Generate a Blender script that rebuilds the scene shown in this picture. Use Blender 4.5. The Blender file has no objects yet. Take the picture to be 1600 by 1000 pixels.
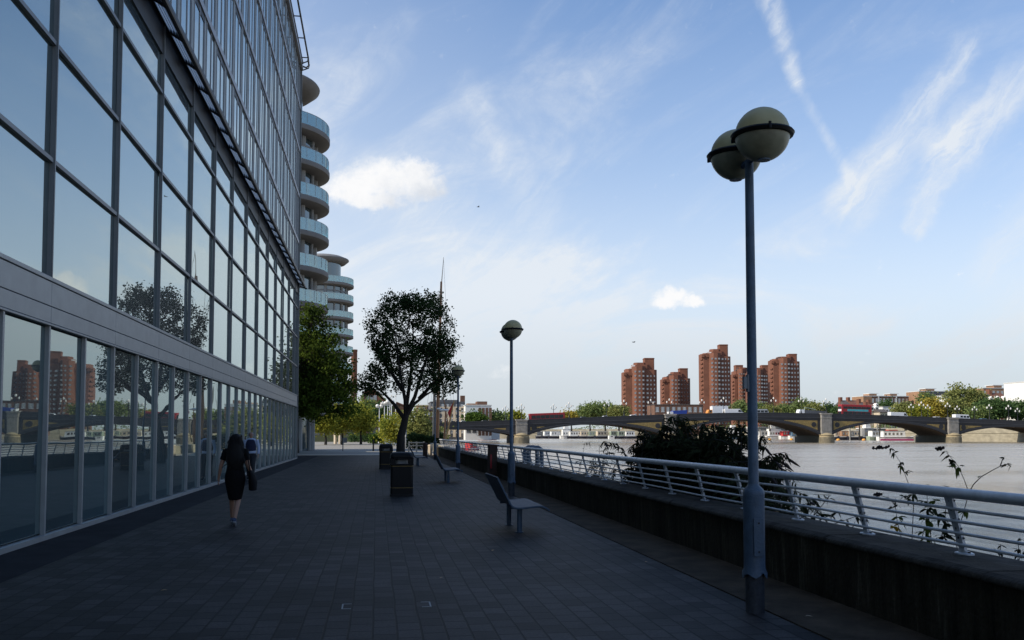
import bpy, bmesh, math, random
from mathutils import Vector, Matrix, Euler
R = math.radians
rnd = random.Random(7)
C = bpy.context.scene.collection
# ------------------------------------------------------------------ camera calibration
F = 1445.0; VX, VY = 588.0, 676.5; H = 1.64
TH = math.atan((800 - VX) / F); PI_ = math.atan((VY - 600) / F)
def ray(px, py):
    x = (px - 800) / F; y = (600 - py) / F
    f = math.cos(PI_) - y * math.sin(PI_); u = math.sin(PI_) + y * math.cos(PI_)
    return (x * math.cos(TH) + f * math.sin(TH), -x * math.sin(TH) + f * math.cos(TH), u, f)
def at(px, py, D):
    r = ray(px, py); s = D / r[3]
    return Vector((s * r[0], s * r[1], H + s * r[2]))
def gnd(px, D, z=0.0):
    v = at(px, VY, D); return Vector((v.x, v.y, z))
def onX(px, py, X):
    r = ray(px, py); s = X / r[0]; return Vector((X, s * r[1], H + s * r[2]))
def onY(px, py, Y):
    r = ray(px, py); s = Y / r[1]; return Vector((s * r[0], Y, H + s * r[2]))
def azel(px, py):
    r = ray(px, py); return math.atan2(r[0], r[1]), math.atan2(r[2], math.hypot(r[0], r[1]))

# ------------------------------------------------------------------ materials
def newmat(name):
    m = bpy.data.materials.new(name); m.use_nodes = True
    nt = m.node_tree; b = nt.nodes['Principled BSDF']; return m, nt, b
def N(nt, t, **k):
    n = nt.nodes.new(t)
    for a, v in k.items():
        if a.startswith('i_'):
            key = a[2:]
            n.inputs[int(key) if key.isdigit() else key.replace('_', ' ')].default_value = v
        else: setattr(n, a, v)
    return n
def mat(name, col, rough=.6, metal=0., var=.25, scale=4., bump=0., col2=None, spec=.5, stretch=None, bscale=None):
    m, nt, b = newmat(name); L = nt.links.new
    tc = N(nt, 'ShaderNodeTexCoord'); src = tc.outputs['Object']
    if stretch:
        mp = N(nt, 'ShaderNodeMapping'); mp.inputs['Scale'].default_value = stretch; L(src, mp.inputs[0]); src = mp.outputs[0]
    no = N(nt, 'ShaderNodeTexNoise', i_Scale=scale, i_Detail=6., i_Roughness=.6); L(src, no.inputs['Vector'])
    mx = N(nt, 'ShaderNodeMix', data_type='RGBA')
    c2 = col2 or tuple(c * (1 - var) for c in col); c1 = col if col2 else tuple(min(1, c * (1 + var * .6)) for c in col)
    mx.inputs[6].default_value = (*c1, 1); mx.inputs[7].default_value = (*c2, 1)
    cr = N(nt, 'ShaderNodeMapRange'); cr.inputs[1].default_value = .3; cr.inputs[2].default_value = .7
    L(no.outputs[0], cr.inputs[0]); L(cr.outputs[0], mx.inputs[0]); L(mx.outputs[2], b.inputs['Base Color'])
    b.inputs['Roughness'].default_value = rough; b.inputs['Metallic'].default_value = metal
    b.inputs['Specular IOR Level'].default_value = spec
    if bump:
        n2 = N(nt, 'ShaderNodeTexNoise', i_Scale=bscale or scale * 4, i_Detail=5.); L(src, n2.inputs['Vector'])
        bp = N(nt, 'ShaderNodeBump', i_Strength=bump, i_Distance=.02); L(n2.outputs[0], bp.inputs['Height']); L(bp.outputs[0], b.inputs['Normal'])
    return m
def glassmat(name, dark, refl=.3, tint=(.9, .96, 1.), rough=.01, wav=.0):
    m, nt, b = newmat(name); L = nt.links.new; out = nt.nodes['Material Output']
    tc = N(nt, 'ShaderNodeTexCoord')
    no = N(nt, 'ShaderNodeTexNoise', i_Scale=.35, i_Detail=3.); L(tc.outputs['Object'], no.inputs['Vector'])
    mx = N(nt, 'ShaderNodeMix', data_type='RGBA'); mx.inputs[6].default_value = (*[c * .55 for c in dark], 1); mx.inputs[7].default_value = (*[c * 1.5 for c in dark], 1)
    oi = N(nt, 'ShaderNodeObjectInfo'); av = N(nt, 'ShaderNodeMath', operation='MULTIPLY_ADD', use_clamp=True); av.inputs[1].default_value = .9; L(oi.outputs['Random'], av.inputs[0]); hf = N(nt, 'ShaderNodeMath', operation='SUBTRACT'); hf.inputs[1].default_value = .45; L(no.outputs[0], hf.inputs[0]); L(hf.outputs[0], av.inputs[2]); L(av.outputs[0], mx.inputs[0]); L(mx.outputs[2], b.inputs['Base Color']); b.inputs['Roughness'].default_value = .4; b.inputs['Specular IOR Level'].default_value = .1
    g = N(nt, 'ShaderNodeBsdfGlossy'); g.inputs[0].default_value = (*tint, 1); g.inputs['Roughness'].default_value = rough
    fr = N(nt, 'ShaderNodeFresnel', i_IOR=1.45)
    ma = N(nt, 'ShaderNodeMath', operation='MULTIPLY_ADD'); ma.inputs[1].default_value = 1 - refl; ma.inputs[2].default_value = refl
    L(fr.outputs[0], ma.inputs[0])
    ms = N(nt, 'ShaderNodeMixShader'); L(ma.outputs[0], ms.inputs[0]); L(b.outputs[0], ms.inputs[1]); L(g.outputs[0], ms.inputs[2]); L(ms.outputs[0], out.inputs[0])
    if wav:
        n2 = N(nt, 'ShaderNodeTexNoise', i_Scale=.9, i_Detail=1.); L(tc.outputs['Object'], n2.inputs['Vector'])
        bp = N(nt, 'ShaderNodeBump', i_Strength=wav, i_Distance=.02); L(n2.outputs[0], bp.inputs['Height']); L(bp.outputs[0], g.inputs['Normal'])
    return m
def leafmat(name, c1, c2, trans=.35):
    m, nt, b = newmat(name); L = nt.links.new; out = nt.nodes['Material Output']; nt.nodes.remove(b)
    ge = N(nt, 'ShaderNodeNewGeometry'); mx = N(nt, 'ShaderNodeMix', data_type='RGBA')
    tc = N(nt, 'ShaderNodeTexCoord'); no = N(nt, 'ShaderNodeTexNoise', i_Scale=.5, i_Detail=2.); L(tc.outputs['Object'], no.inputs['Vector'])
    ad = N(nt, 'ShaderNodeMath', operation='MULTIPLY_ADD'); ad.inputs[1].default_value = 1.6; ad.inputs[2].default_value = -.55; L(no.outputs[0], ad.inputs[0])
    a2 = N(nt, 'ShaderNodeMath', operation='MULTIPLY_ADD', use_clamp=True); a2.inputs[1].default_value = .55
    L(ge.outputs['Random Per Island'], a2.inputs[0]); L(ad.outputs[0], a2.inputs[2])
    mx.inputs[6].default_value = (*c1, 1); mx.inputs[7].default_value = (*c2, 1); L(a2.outputs[0], mx.inputs[0])
    d = N(nt, 'ShaderNodeBsdfDiffuse'); t = N(nt, 'ShaderNodeBsdfTranslucent'); L(mx.outputs[2], d.inputs[0]); L(mx.outputs[2], t.inputs[0])
    ms = N(nt, 'ShaderNodeMixShader'); ms.inputs[0].default_value = trans; L(d.outputs[0], ms.inputs[1]); L(t.outputs[0], ms.inputs[2]); L(ms.outputs[0], out.inputs[0])
    return m
def glassclear(name, tint=(.75, .9, .92), mixt=.45, gl=.35):
    m, nt, b = newmat(name); L = nt.links.new; out = nt.nodes['Material Output']
    b.inputs['Base Color'].default_value = (*tint, 1); b.inputs['Roughness'].default_value = .05
    t = N(nt, 'ShaderNodeBsdfTransparent'); t.inputs[0].default_value = (*tint, 1)
    ms = N(nt, 'ShaderNodeMixShader'); ms.inputs[0].default_value = mixt; g = N(nt, 'ShaderNodeBsdfGlossy', i_Roughness=.03); g.inputs[0].default_value = (.9, 1, 1, 1); m2 = N(nt, 'ShaderNodeMixShader'); m2.inputs[0].default_value = gl
    L(t.outputs[0], ms.inputs[1]); L(b.outputs[0], ms.inputs[2]); L(ms.outputs[0], m2.inputs[1]); L(g.outputs[0], m2.inputs[2]); L(m2.outputs[0], out.inputs[0])
    return m
M = {}
M['metal_grey'] = mat('grey aluminium', (.30, .305, .30), .45, .2, .12, 3)
M['frame'] = mat('window frame metal', (.17, .18, .185), .45, .2, .15, 2)
M['frame_dark'] = mat('dark steel', (.018, .019, .022), .5, .2, .2, 3)
M['louvre'] = mat('pale louvre', (.72, .73, .74), .5, .0, .15, 6)
M['panel_green'] = mat('grey green panel', (.27, .30, .285), .5, .1, .2, 1.5)
M['spandrel'] = mat('spandrel metal', (.33, .33, .34), .45, .3, .12, 1.5)
M['glass_up'] = glassmat('upper glass', (.022, .040, .048), .42, (.80, .90, .885), .006, .06)
M['glass_low'] = glassmat('ground glass', (.020, .058, .072), .25, (.78, .90, .88), .008, .06)
M['glass_tower'] = glassmat('tower glass', (.035, .055, .062), .13, (.8, .9, .95), .05)
M['rail_glass'] = glassclear('balcony glass', (.52, .78, .80), .14, .2)
M['win_far'] = glassmat('far window', (.03, .035, .04), .3, (.9, .93, 1), .1)
M['win_white'] = mat('white window', (.62, .62, .6), .5, 0, .1, 3)
M['blue_paint'] = mat('blue grey paint', (.062, .105, .165), .5, 0, .25, 9, .3, col2=(.040, .066, .10), bscale=60)
M['plinth'] = mat('scuffed plinth', (.035, .04, .05), .7, 0, .4, 12, .5)
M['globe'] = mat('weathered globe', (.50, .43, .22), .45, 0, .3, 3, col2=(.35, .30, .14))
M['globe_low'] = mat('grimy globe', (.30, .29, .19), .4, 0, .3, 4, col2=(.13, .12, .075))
M['globe_white'] = mat('white globe', (.75, .73, .68), .4, 0, .1, 3)
M['black'] = mat('black plastic', (.006, .006, .007), .5, 0, .3, 6, spec=.2)
M['bin_line'] = mat('gold line', (.25, .17, .05), .4, .3, .2, 6)
M['bin_in'] = mat('pale inner liner', (.22, .23, .24), .6, 0, .2, 5)
M['bench'] = mat('bench steel', (.045, .055, .075), .6, .0, .3, 8)
M['rail'] = mat('galvanised rail', (.58, .59, .61), .38, .1, .18, 9, .1)
M['hole'] = mat('dark hole', (.02, .02, .022), .8)
M['rust'] = mat('rusty timber', (.06, .028, .016), .8, 0, .5, 7, .4, col2=(.025, .014, .01))
M['red'] = mat('red paint', (.30, .012, .018), .35, 0, .15, 3)
M['redcloth'] = mat('red cloth', (.45, .03, .03), .8, 0, .2, 3)
M['bridge'] = mat('bridge dark paint', (.020, .021, .026), .55, 0, .35, .5, .2, stretch=(1, 1, .3))
M['bridge2'] = mat('bridge rib paint', (.045, .047, .056), .5, 0, .25, .6, .2)
M['gold'] = mat('gold lattice', (.33, .235, .075), .55, 0, .5, 3, .4, col2=(.12, .085, .03))
M['soffit'] = mat('bridge soffit', (.11, .085, .065), .8, 0, .3, 1.5, .3, stretch=(.2, 1.5, 1))
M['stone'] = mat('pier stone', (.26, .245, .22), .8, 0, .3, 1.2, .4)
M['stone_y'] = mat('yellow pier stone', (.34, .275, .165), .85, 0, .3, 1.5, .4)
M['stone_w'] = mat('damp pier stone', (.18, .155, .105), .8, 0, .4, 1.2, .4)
M['stone_d'] = mat('wet stone', (.05, .05, .043), .7, 0, .4, 1.2, .3, col2=(.03, .035, .02))
M['emb'] = mat('embankment stone', (.33, .295, .215), .85, 0, .3, .35, .2, stretch=(1, 1, 2.5))
M['brick'] = mat('tower brick', (.20, .080, .048), .85, 0, .22, .25, .1)
M['brick_d'] = mat('brown brick', (.16, .085, .055), .85, 0, .3, .4, .1)
M['brick_o'] = mat('orange brick', (.33, .19, .11), .85, 0, .2, .4, .1)
M['roof_g'] = mat('slate roof', (.10, .085, .078), .8, 0, .25, .8)
M['roof_r'] = mat('red tile roof', (.17, .075, .05), .8, 0, .25, .8)
M['white'] = mat('white render', (.78, .77, .73), .7, 0, .08, .4)
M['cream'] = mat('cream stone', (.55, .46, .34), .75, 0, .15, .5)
M['greyb'] = mat('grey cladding', (.10, .105, .115), .6, 0, .2, .5)
M['conc'] = mat('concrete', (.30, .30, .29), .75, 0, .15, 1)
M['soff'] = mat('pale soffit', (.20, .195, .19), .75, 0, .12, 1)
M['tyre'] = mat('tyre', (.012, .012, .012), .8)
M['silver'] = mat('silver paint', (.45, .46, .48), .3, .3, .08, 2)
M['carwhite'] = mat('white paint', (.8, .8, .8), .35, 0, .05, 2)
M['cardark'] = mat('dark car paint', (.02, .022, .03), .25, 0, .1, 2)
M['carglass'] = glassmat('car glass', (.010, .012, .015), .02, (.5, .55, .6), .08)
M['blue'] = mat('blue tarp', (.02, .055, .30), .6, 0, .2, 2)
M['cyan'] = mat('cyan advert', (.06, .36, .40), .5, 0, .2, 1.5)
M['amber'] = mat('amber', (.7, .28, .05), .5)
M['bark'] = mat('bark', (.022, .018, .014), .9, 0, .4, 8, .6, stretch=(1, 1, .25))
M['wood'] = mat('varnished spar', (.34, .16, .07), .5, 0, .3, 3, stretch=(1, 1, .2))
M['wood_y'] = mat('yellow spar', (.45, .27, .09), .5, 0, .2, 3, stretch=(1, 1, .2))
M['pale_wood'] = mat('pale mast', (.55, .45, .33), .5, 0, .2, 3)
M['rope'] = mat('rope', (.03, .028, .026), .9)
M['skin'] = mat('skin', (.33, .18, .12), .55, 0, .08, 20)
M['hair'] = mat('dark hair', (.006, .005, .005), .6, 0, .4, 30, .4, stretch=(3, 3, .3), spec=.2)
M['hair_g'] = mat('grey hair', (.25, .24, .23), .7, 0, .3, 30)
M['dress'] = mat('black cloth', (.006, .006, .007), .9, 0, .3, 10, .3, spec=.15)
M['navy'] = mat('navy knit', (.012, .016, .045), .9, 0, .3, 12, .2)
M['shirt'] = mat('light blue shirt', (.36, .43, .58), .8, 0, .12, 10)
M['trouser'] = mat('dark trousers', (.012, .013, .016), .85, 0, .2, 10)
M['shoe'] = mat('blue trainer', (.035, .055, .11), .7, 0, .3, 20)
M['sole'] = mat('pale sole', (.3, .32, .36), .7)
M['eye'] = mat('eye', (.02, .015, .012), .3)
M['leaf_dark'] = leafmat('dark leaves', (0.061, 0.092, 0.036), (0.028, 0.053, 0.020), .38)
M['leaf_mid'] = leafmat('mid leaves', (0.128, 0.195, 0.038), (0.042, 0.083, 0.021), .4)
M['leaf_plane'] = leafmat('plane leaves', (.15, .21, .032), (.020, .036, .011), .4)
M['leaf_yel'] = leafmat('yellow green leaves', (0.429, 0.390, 0.058), (0.137, 0.195, 0.039), .45)
M['leaf_olive'] = leafmat('olive leaves', (0.329, 0.329, 0.110), (0.131, 0.164, 0.055), .3)
M['leaf_gold'] = leafmat('golden leaves', (0.508, 0.391, 0.069), (0.235, 0.215, 0.049), .3)
M['leaf_green'] = leafmat('deep green leaves', (0.116, 0.181, 0.064), (0.046, 0.089, 0.034), .3)
M['leaf_soft'] = leafmat('soft green leaves', (0.255, 0.307, 0.106), (0.106, 0.160, 0.060), .3)
M['leaf_bud'] = leafmat('buddleia leaves', (.040, .050, .024), (.012, .015, .009), .2)
M['leaf_sprig'] = leafmat('sprig leaves', (.10, .13, .025), (.022, .035, .012), .35)
M['leaf_autumn'] = leafmat('yellowing leaves', (.38, .22, .02), (.2, .12, .015), .35)
M['flower'] = mat('dead flower head', (.018, .009, .008), .9)
M['magenta'] = mat('magenta hull', (.38, .03, .14), .5)
M['navyhull'] = mat('navy hull', (.012, .014, .028), .5, 0, .3, 1)
M['sage'] = mat('sage paint', (.28, .33, .24), .6)
M['orange'] = mat('orange buoy', (.75, .36, .06), .5)
M['teal'] = mat('blue hull paint', (.10, .18, .26), .5)

# paving
def paving():
    m, nt, b = newmat('stone setts'); L = nt.links.new
    tc = N(nt, 'ShaderNodeTexCoord'); mp = N(nt, 'ShaderNodeMapping'); mp.inputs['Rotation'].default_value = (0, 0, R(90)); L(tc.outputs['Object'], mp.inputs[0])
    wn = N(nt, 'ShaderNodeTexNoise', i_Scale=1.1, i_Detail=2.); L(mp.outputs[0], wn.inputs['Vector'])
    wv = N(nt, 'ShaderNodeVectorMath', operation='MULTIPLY_ADD'); wv.inputs[1].default_value = (.03, .03, 0); L(wn.outputs['Color'], wv.inputs[0]); L(mp.outputs[0], wv.inputs[2])
    br = N(nt, 'ShaderNodeTexBrick', offset=.5, squash=1.); L(wv.outputs[0], br.inputs['Vector'])
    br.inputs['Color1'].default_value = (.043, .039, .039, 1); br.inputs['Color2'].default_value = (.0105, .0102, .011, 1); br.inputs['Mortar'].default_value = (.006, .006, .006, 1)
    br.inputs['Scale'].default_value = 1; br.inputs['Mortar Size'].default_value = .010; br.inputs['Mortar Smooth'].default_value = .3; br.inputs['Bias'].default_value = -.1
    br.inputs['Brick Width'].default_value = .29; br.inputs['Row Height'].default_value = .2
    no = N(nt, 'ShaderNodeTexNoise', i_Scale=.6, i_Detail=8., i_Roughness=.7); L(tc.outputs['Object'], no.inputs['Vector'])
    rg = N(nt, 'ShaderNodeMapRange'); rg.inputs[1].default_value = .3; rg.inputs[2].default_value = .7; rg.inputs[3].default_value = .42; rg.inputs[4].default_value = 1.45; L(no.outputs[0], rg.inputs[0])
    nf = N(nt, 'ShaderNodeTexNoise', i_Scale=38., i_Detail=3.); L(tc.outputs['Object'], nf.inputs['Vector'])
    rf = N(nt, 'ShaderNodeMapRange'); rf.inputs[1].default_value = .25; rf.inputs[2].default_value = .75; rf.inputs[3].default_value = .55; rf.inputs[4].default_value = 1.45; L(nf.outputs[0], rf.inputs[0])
    # cross drains every 6.9 m
    sp = N(nt, 'ShaderNodeSeparateXYZ'); L(tc.outputs['Object'], sp.inputs[0])
    a = N(nt, 'ShaderNodeMath', operation='ADD'); a.inputs[1].default_value = 500 * 6.9 - 12.7; L(sp.outputs[1], a.inputs[0])
    mo = N(nt, 'ShaderNodeMath', operation='MODULO'); mo.inputs[1].default_value = 6.9; L(a.outputs[0], mo.inputs[0])
    lt = N(nt, 'ShaderNodeMath', operation='LESS_THAN'); lt.inputs[1].default_value = .16; L(mo.outputs[0], lt.inputs[0])
    dm = N(nt, 'ShaderNodeMath', operation='MULTIPLY_ADD'); dm.inputs[1].default_value = -.5; dm.inputs[2].default_value = 1; L(lt.outputs[0], dm.inputs[0])
    m1 = N(nt, 'ShaderNodeMath', operation='MULTIPLY'); L(rg.outputs[0], m1.inputs[0]); L(dm.outputs[0], m1.inputs[1])
    m2 = N(nt, 'ShaderNodeMath', operation='MULTIPLY'); L(m1.outputs[0], m2.inputs[0]); L(rf.outputs[0], m2.inputs[1])
    vm = N(nt, 'ShaderNodeVectorMath', operation='SCALE'); L(br.outputs[0], vm.inputs[0]); L(m2.outputs[0], vm.inputs['Scale']); L(vm.outputs[0], b.inputs['Base Color'])
    b.inputs['Roughness'].default_value = .62; b.inputs['Specular IOR Level'].default_value = .12
    bp = N(nt, 'ShaderNodeBump', i_Strength=1., i_Distance=.02); iv = N(nt, 'ShaderNodeMath', operation='SUBTRACT'); iv.inputs[0].default_value = 1
    L(br.outputs['Fac'], iv.inputs[1]); L(iv.outputs[0], bp.inputs['Height'])
    b2 = N(nt, 'ShaderNodeBump', i_Strength=.3, i_Distance=.006); L(nf.outputs[0], b2.inputs['Height']); L(bp.outputs[0], b2.inputs['Normal']); L(b2.outputs[0], b.inputs['Normal'])
    return m
M['paving'] = paving()
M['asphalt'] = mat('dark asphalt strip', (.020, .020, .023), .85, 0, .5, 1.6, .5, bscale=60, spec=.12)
M['strip'] = mat('brown concrete strip', (.070, .053, .037), .9, 0, .55, 2.2, .6, bscale=50, spec=.12)
M['plaza'] = mat('pale plaza paving', (.27, .25, .215), .8, 0, .2, .4, .1)
M['grass'] = mat('bank ground', (.07, .08, .035), .9, 0, .35, .1)
M['road'] = mat('road asphalt', (.05, .05, .052), .85, 0, .2, .5)
def wallmat():
    m, nt, b = newmat('river wall concrete'); L = nt.links.new
    tc = N(nt, 'ShaderNodeTexCoord'); mp = N(nt, 'ShaderNodeMapping'); mp.inputs['Scale'].default_value = (1, 5, .5); L(tc.outputs['Object'], mp.inputs[0])
    n1 = N(nt, 'ShaderNodeTexNoise', i_Scale=1.6, i_Detail=8., i_Roughness=.7); L(mp.outputs[0], n1.inputs['Vector'])
    n2 = N(nt, 'ShaderNodeTexNoise', i_Scale=1.3, i_Detail=6.); L(tc.outputs['Object'], n2.inputs['Vector'])
    cr = N(nt, 'ShaderNodeValToRGB'); e = cr.color_ramp.elements; e[0].position = .3; e[0].color = (.014, .0125, .009, 1); e[1].position = .6; e[1].color = (.056, .048, .034, 1)
    x = e.new(.70); x.color = (.13, .12, .095, 1)
    L(n1.outputs[0], cr.inputs[0])
    mx = N(nt, 'ShaderNodeMix', data_type='RGBA', blend_type='MULTIPLY'); mx.inputs[0].default_value = .8
    c2 = N(nt, 'ShaderNodeValToRGB'); f = c2.color_ramp.elements; f[0].position = .35; f[0].color = (.45, .48, .40, 1); f[1].position = .7; f[1].color = (1.2, 1.15, 1.1, 1); L(n2.outputs[0], c2.inputs[0])
    L(cr.outputs[0], mx.inputs[6]); L(c2.outputs[0], mx.inputs[7]); L(mx.outputs[2], b.inputs['Base Color']); b.inputs['Roughness'].default_value = .9; b.inputs['Specular IOR Level'].default_value = .12
    n3 = N(nt, 'ShaderNodeTexNoise', i_Scale=25., i_Detail=6.); L(tc.outputs['Object'], n3.inputs['Vector'])
    bp = N(nt, 'ShaderNodeBump', i_Strength=.9, i_Distance=.03); L(n3.outputs[0], bp.inputs['Height']); L(bp.outputs[0], b.inputs['Normal'])
    return m
M['wall'] = wallmat()
M['coping'] = mat('weathered coping', (.075, .066, .054), .9, 0, .5, 3.5, .9, bscale=24, col2=(.016, .014, .012), spec=.2)
def watermat():
    m, nt, b = newmat('river water'); L = nt.links.new
    tc = N(nt, 'ShaderNodeTexCoord')
    b.inputs['Base Color'].default_value = (.32, .27, .20, 1); b.inputs['IOR'].default_value = 1.33
    m3 = N(nt, 'ShaderNodeMapping'); m3.inputs['Scale'].default_value = (.012, .05, 1); L(tc.outputs['Object'], m3.inputs[0]); n4 = N(nt, 'ShaderNodeTexNoise', i_Scale=1., i_Detail=6., i_Roughness=.65); L(m3.outputs[0], n4.inputs['Vector'])
    r4 = N(nt, 'ShaderNodeMapRange'); r4.inputs[1].default_value = .35; r4.inputs[2].default_value = .65; r4.inputs[3].default_value = .10; r4.inputs[4].default_value = .30; L(n4.outputs[0], r4.inputs[0]); L(r4.outputs[0], b.inputs['Roughness'])
    mp = N(nt, 'ShaderNodeMapping'); mp.inputs['Rotation'].default_value = (0, 0, R(35)); mp.inputs['Scale'].default_value = (1, .45, 1); L(tc.outputs['Object'], mp.inputs[0])
    n1 = N(nt, 'ShaderNodeTexNoise', i_Scale=1.1, i_Detail=7., i_Roughness=.68, i_Distortion=.6); L(mp.outputs[0], n1.inputs['Vector'])
    n2 = N(nt, 'ShaderNodeTexNoise', i_Scale=.18, i_Detail=4.); L(mp.outputs[0], n2.inputs['Vector'])
    ad = N(nt, 'ShaderNodeMath', operation='MULTIPLY_ADD'); ad.inputs[1].default_value = 2.; L(n2.outputs[0], ad.inputs[0]); L(n1.outputs[0], ad.inputs[2])
    bp = N(nt, 'ShaderNodeBump', i_Strength=.9, i_Distance=.17); L(ad.outputs[0], bp.inputs['Height']); L(bp.outputs[0], b.inputs['Normal'])
    return m
M['water'] = watermat()

# ------------------------------------------------------------------ mesh builder
class MB:
    def __init__(s, org=(0, 0, 0)): s.v = []; s.f = []; s.mi = []; s.o = Vector(org); s.cur = 0
    def add(s, vs, fs):
        b = len(s.v); s.v += [Vector(q) for q in vs]
        for f in fs: s.f.append([b + i for i in f]); s.mi.append(s.cur)
        return s
    def box(s, x0, x1, y0, y1, z0, z1):
        return s.add([(x0, y0, z0), (x1, y0, z0), (x1, y1, z0), (x0, y1, z0), (x0, y0, z1), (x1, y0, z1), (x1, y1, z1), (x0, y1, z1)],
                     [(0, 3, 2, 1), (4, 5, 6, 7), (0, 1, 5, 4), (1, 2, 6, 5), (2, 3, 7, 6), (3, 0, 4, 7)])
    def prism(s, pts, z0, z1, ztop=None):          # vertical extrusion of plan outline (ccw)
        n = len(pts); vs = [(x, y, z0) for x, y in pts] + [(x, y, (ztop[i] if ztop else z1)) for i, (x, y) in enumerate(pts)]
        return s.add(vs, [tuple(range(n))[::-1], tuple(range(n, 2 * n))] + [(i, (i + 1) % n, n + (i + 1) % n, n + i) for i in range(n)])
    def ext(s, pts, d0, d1, axis='y'):             # extrude a side profile (a,z) along an axis
        n = len(pts); vs = []
        for d in (d0, d1):
            for a, z in pts: vs.append((a, d, z) if axis == 'y' else (d, a, z))
        fs = [tuple(range(n)), tuple(range(n, 2 * n))[::-1]] + [(i, n + i, n + (i + 1) % n, (i + 1) % n) for i in range(n)]
        return s.add(vs, fs)
    def tube(s, pts, rs, n=8, cap=True):
        pts = [Vector(p) for p in pts]
        if not hasattr(rs, '__len__'): rs = [rs] * len(pts)
        b = len(s.v); up0 = None
        for i, p in enumerate(pts):
            t = (pts[min(i + 1, len(pts) - 1)] - pts[max(i - 1, 0)])
            t = t.normalized() if t.length > 1e-9 else Vector((0, 0, 1))
            if up0 is None: up0 = t.orthogonal().normalized()
            up0 = (up0 - t * up0.dot(t)); up0 = up0.normalized() if up0.length > 1e-6 else t.orthogonal().normalized()
            w = t.cross(up0)
            for k in range(n):
                a = 2 * math.pi * k / n; s.v.append(p + (up0 * math.cos(a) + w * math.sin(a)) * rs[i])
        for i in range(len(pts) - 1):
            for k in range(n):
                s.f.append([b + i * n + k, b + i * n + (k + 1) % n, b + (i + 1) * n + (k + 1) % n, b + (i + 1) * n + k]); s.mi.append(s.cur)
        if cap:
            s.f.append([b + k for k in range(n)][::-1]); s.mi.append(s.cur)
            e = b + (len(pts) - 1) * n; s.f.append([e + k for k in range(n)]); s.mi.append(s.cur)
        return s
    def lathe(s, prof, c=(0, 0), n=24, sx=1, sy=1):
        b = len(s.v)
        for r, z in prof:
            for k in range(n):
                a = 2 * math.pi * k / n; s.v.append(Vector((c[0] + r * sx * math.cos(a), c[1] + r * sy * math.sin(a), z)))
        for i in range(len(prof) - 1):
            for k in range(n):
                s.f.append([b + i * n + k, b + i * n + (k + 1) % n, b + (i + 1) * n + (k + 1) % n, b + (i + 1) * n + k]); s.mi.append(s.cur)
        s.f.append([b + k for k in range(n)][::-1]); s.mi.append(s.cur)
        e = b + (len(prof) - 1) * n; s.f.append([e + k for k in range(n)]); s.mi.append(s.cur)
        return s
    def ball(s, c, r, n=12, m=8, sx=1, sy=1, sz=1):
        prof = [(max(.001, r * math.sin(math.pi * i / m)), c[2] - r * sz * math.cos(math.pi * i / m)) for i in range(m + 1)]
        return s.lathe(prof, (c[0], c[1]), n, sx, sy)
    def loft(s, rings, n=16):                      # rings: (cx,cy,cz,rx,ry)
        b = len(s.v)
        for cx, cy, cz, rx, ry in rings:
            for k in range(n):
                a = 2 * math.pi * k / n; s.v.append(Vector((cx + rx * math.cos(a), cy + ry * math.sin(a), cz)))
        for i in range(len(rings) - 1):
            for k in range(n):
                s.f.append([b + i * n + k, b + i * n + (k + 1) % n, b + (i + 1) * n + (k + 1) % n, b + (i + 1) * n + k]); s.mi.append(s.cur)
        s.f.append([b + k for k in range(n)][::-1]); s.mi.append(s.cur)
        e = b + (len(rings) - 1) * n; s.f.append([e + k for k in range(n)]); s.mi.append(s.cur)
        return s
    def leaf(s, p, d, L, w, r=rnd):
        d = Vector(d).normalized(); n = Vector((r.gauss(0, 1), r.gauss(0, 1), r.gauss(0, 1))); sd = d.cross(n)
        if sd.length < 1e-4: return s
        sd.normalize(); up = sd.cross(d); p = Vector(p)
        b = len(s.v); s.v += [p, p + d * L * .45 + sd * w + up * w * .35, p + d * L, p + d * L * .45 - sd * w + up * w * .35]
        s.f += [[b, b + 1, b + 2], [b, b + 2, b + 3]]; s.mi += [s.cur, s.cur]
        return s
    def leaf3(s, p, d, L, w, r=rnd):
        d = Vector(d).normalized(); sd = d.cross(Vector((r.gauss(0, .5), r.gauss(0, .5), 1)))
        if sd.length < 1e-4: return s
        sd.normalize(); p = Vector(p); dr = r.uniform(.15, .5); q = [p + d * L * f + Vector((0, 0, -dr * L * f * f)) for f in (0, .3, .65, 1)]
        b = len(s.v); s.v += [q[0], q[1] + sd * w, q[1] - sd * w, q[2] + sd * w * .8, q[2] - sd * w * .8, q[3]]
        s.f += [[b, b + 1, b + 2], [b + 1, b + 3, b + 4, b + 2], [b + 3, b + 5, b + 4]]; s.mi += [s.cur] * 3
        return s
    def leafquad(s, p, L, r=rnd):
        d = Vector((r.gauss(0, 1), r.gauss(0, 1), r.gauss(0, .7)))
        return s.leaf(p, d, L, L * r.uniform(.3, .45), r)
    def build(s, name, m, parent=None, smooth=False, loc=None):
        me = bpy.data.meshes.new(name); me.from_pydata([tuple(v - s.o) for v in s.v], [], s.f)
        ms = m if isinstance(m, (list, tuple)) else [m]
        for q in ms: me.materials.append(q)
        if len(ms) > 1: me.polygons.foreach_set('material_index', s.mi)
        if smooth:
            me.polygons.foreach_set('use_smooth', [True] * len(me.polygons))
            try: me.set_sharp_from_angle(angle=R(smooth if smooth > 1 else 40))
            except Exception: pass
        me.update()
        o = bpy.data.objects.new(name, me); C.objects.link(o)
        if parent: o.parent = parent
        if loc is not None: o.location = loc
        return o
def tag(o, label=None, cat=None, group=None, kind=None):
    if label: o['label'] = label
    if cat: o['category'] = cat
    if group: o['group'] = group
    if kind: o['kind'] = kind
    return o
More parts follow.
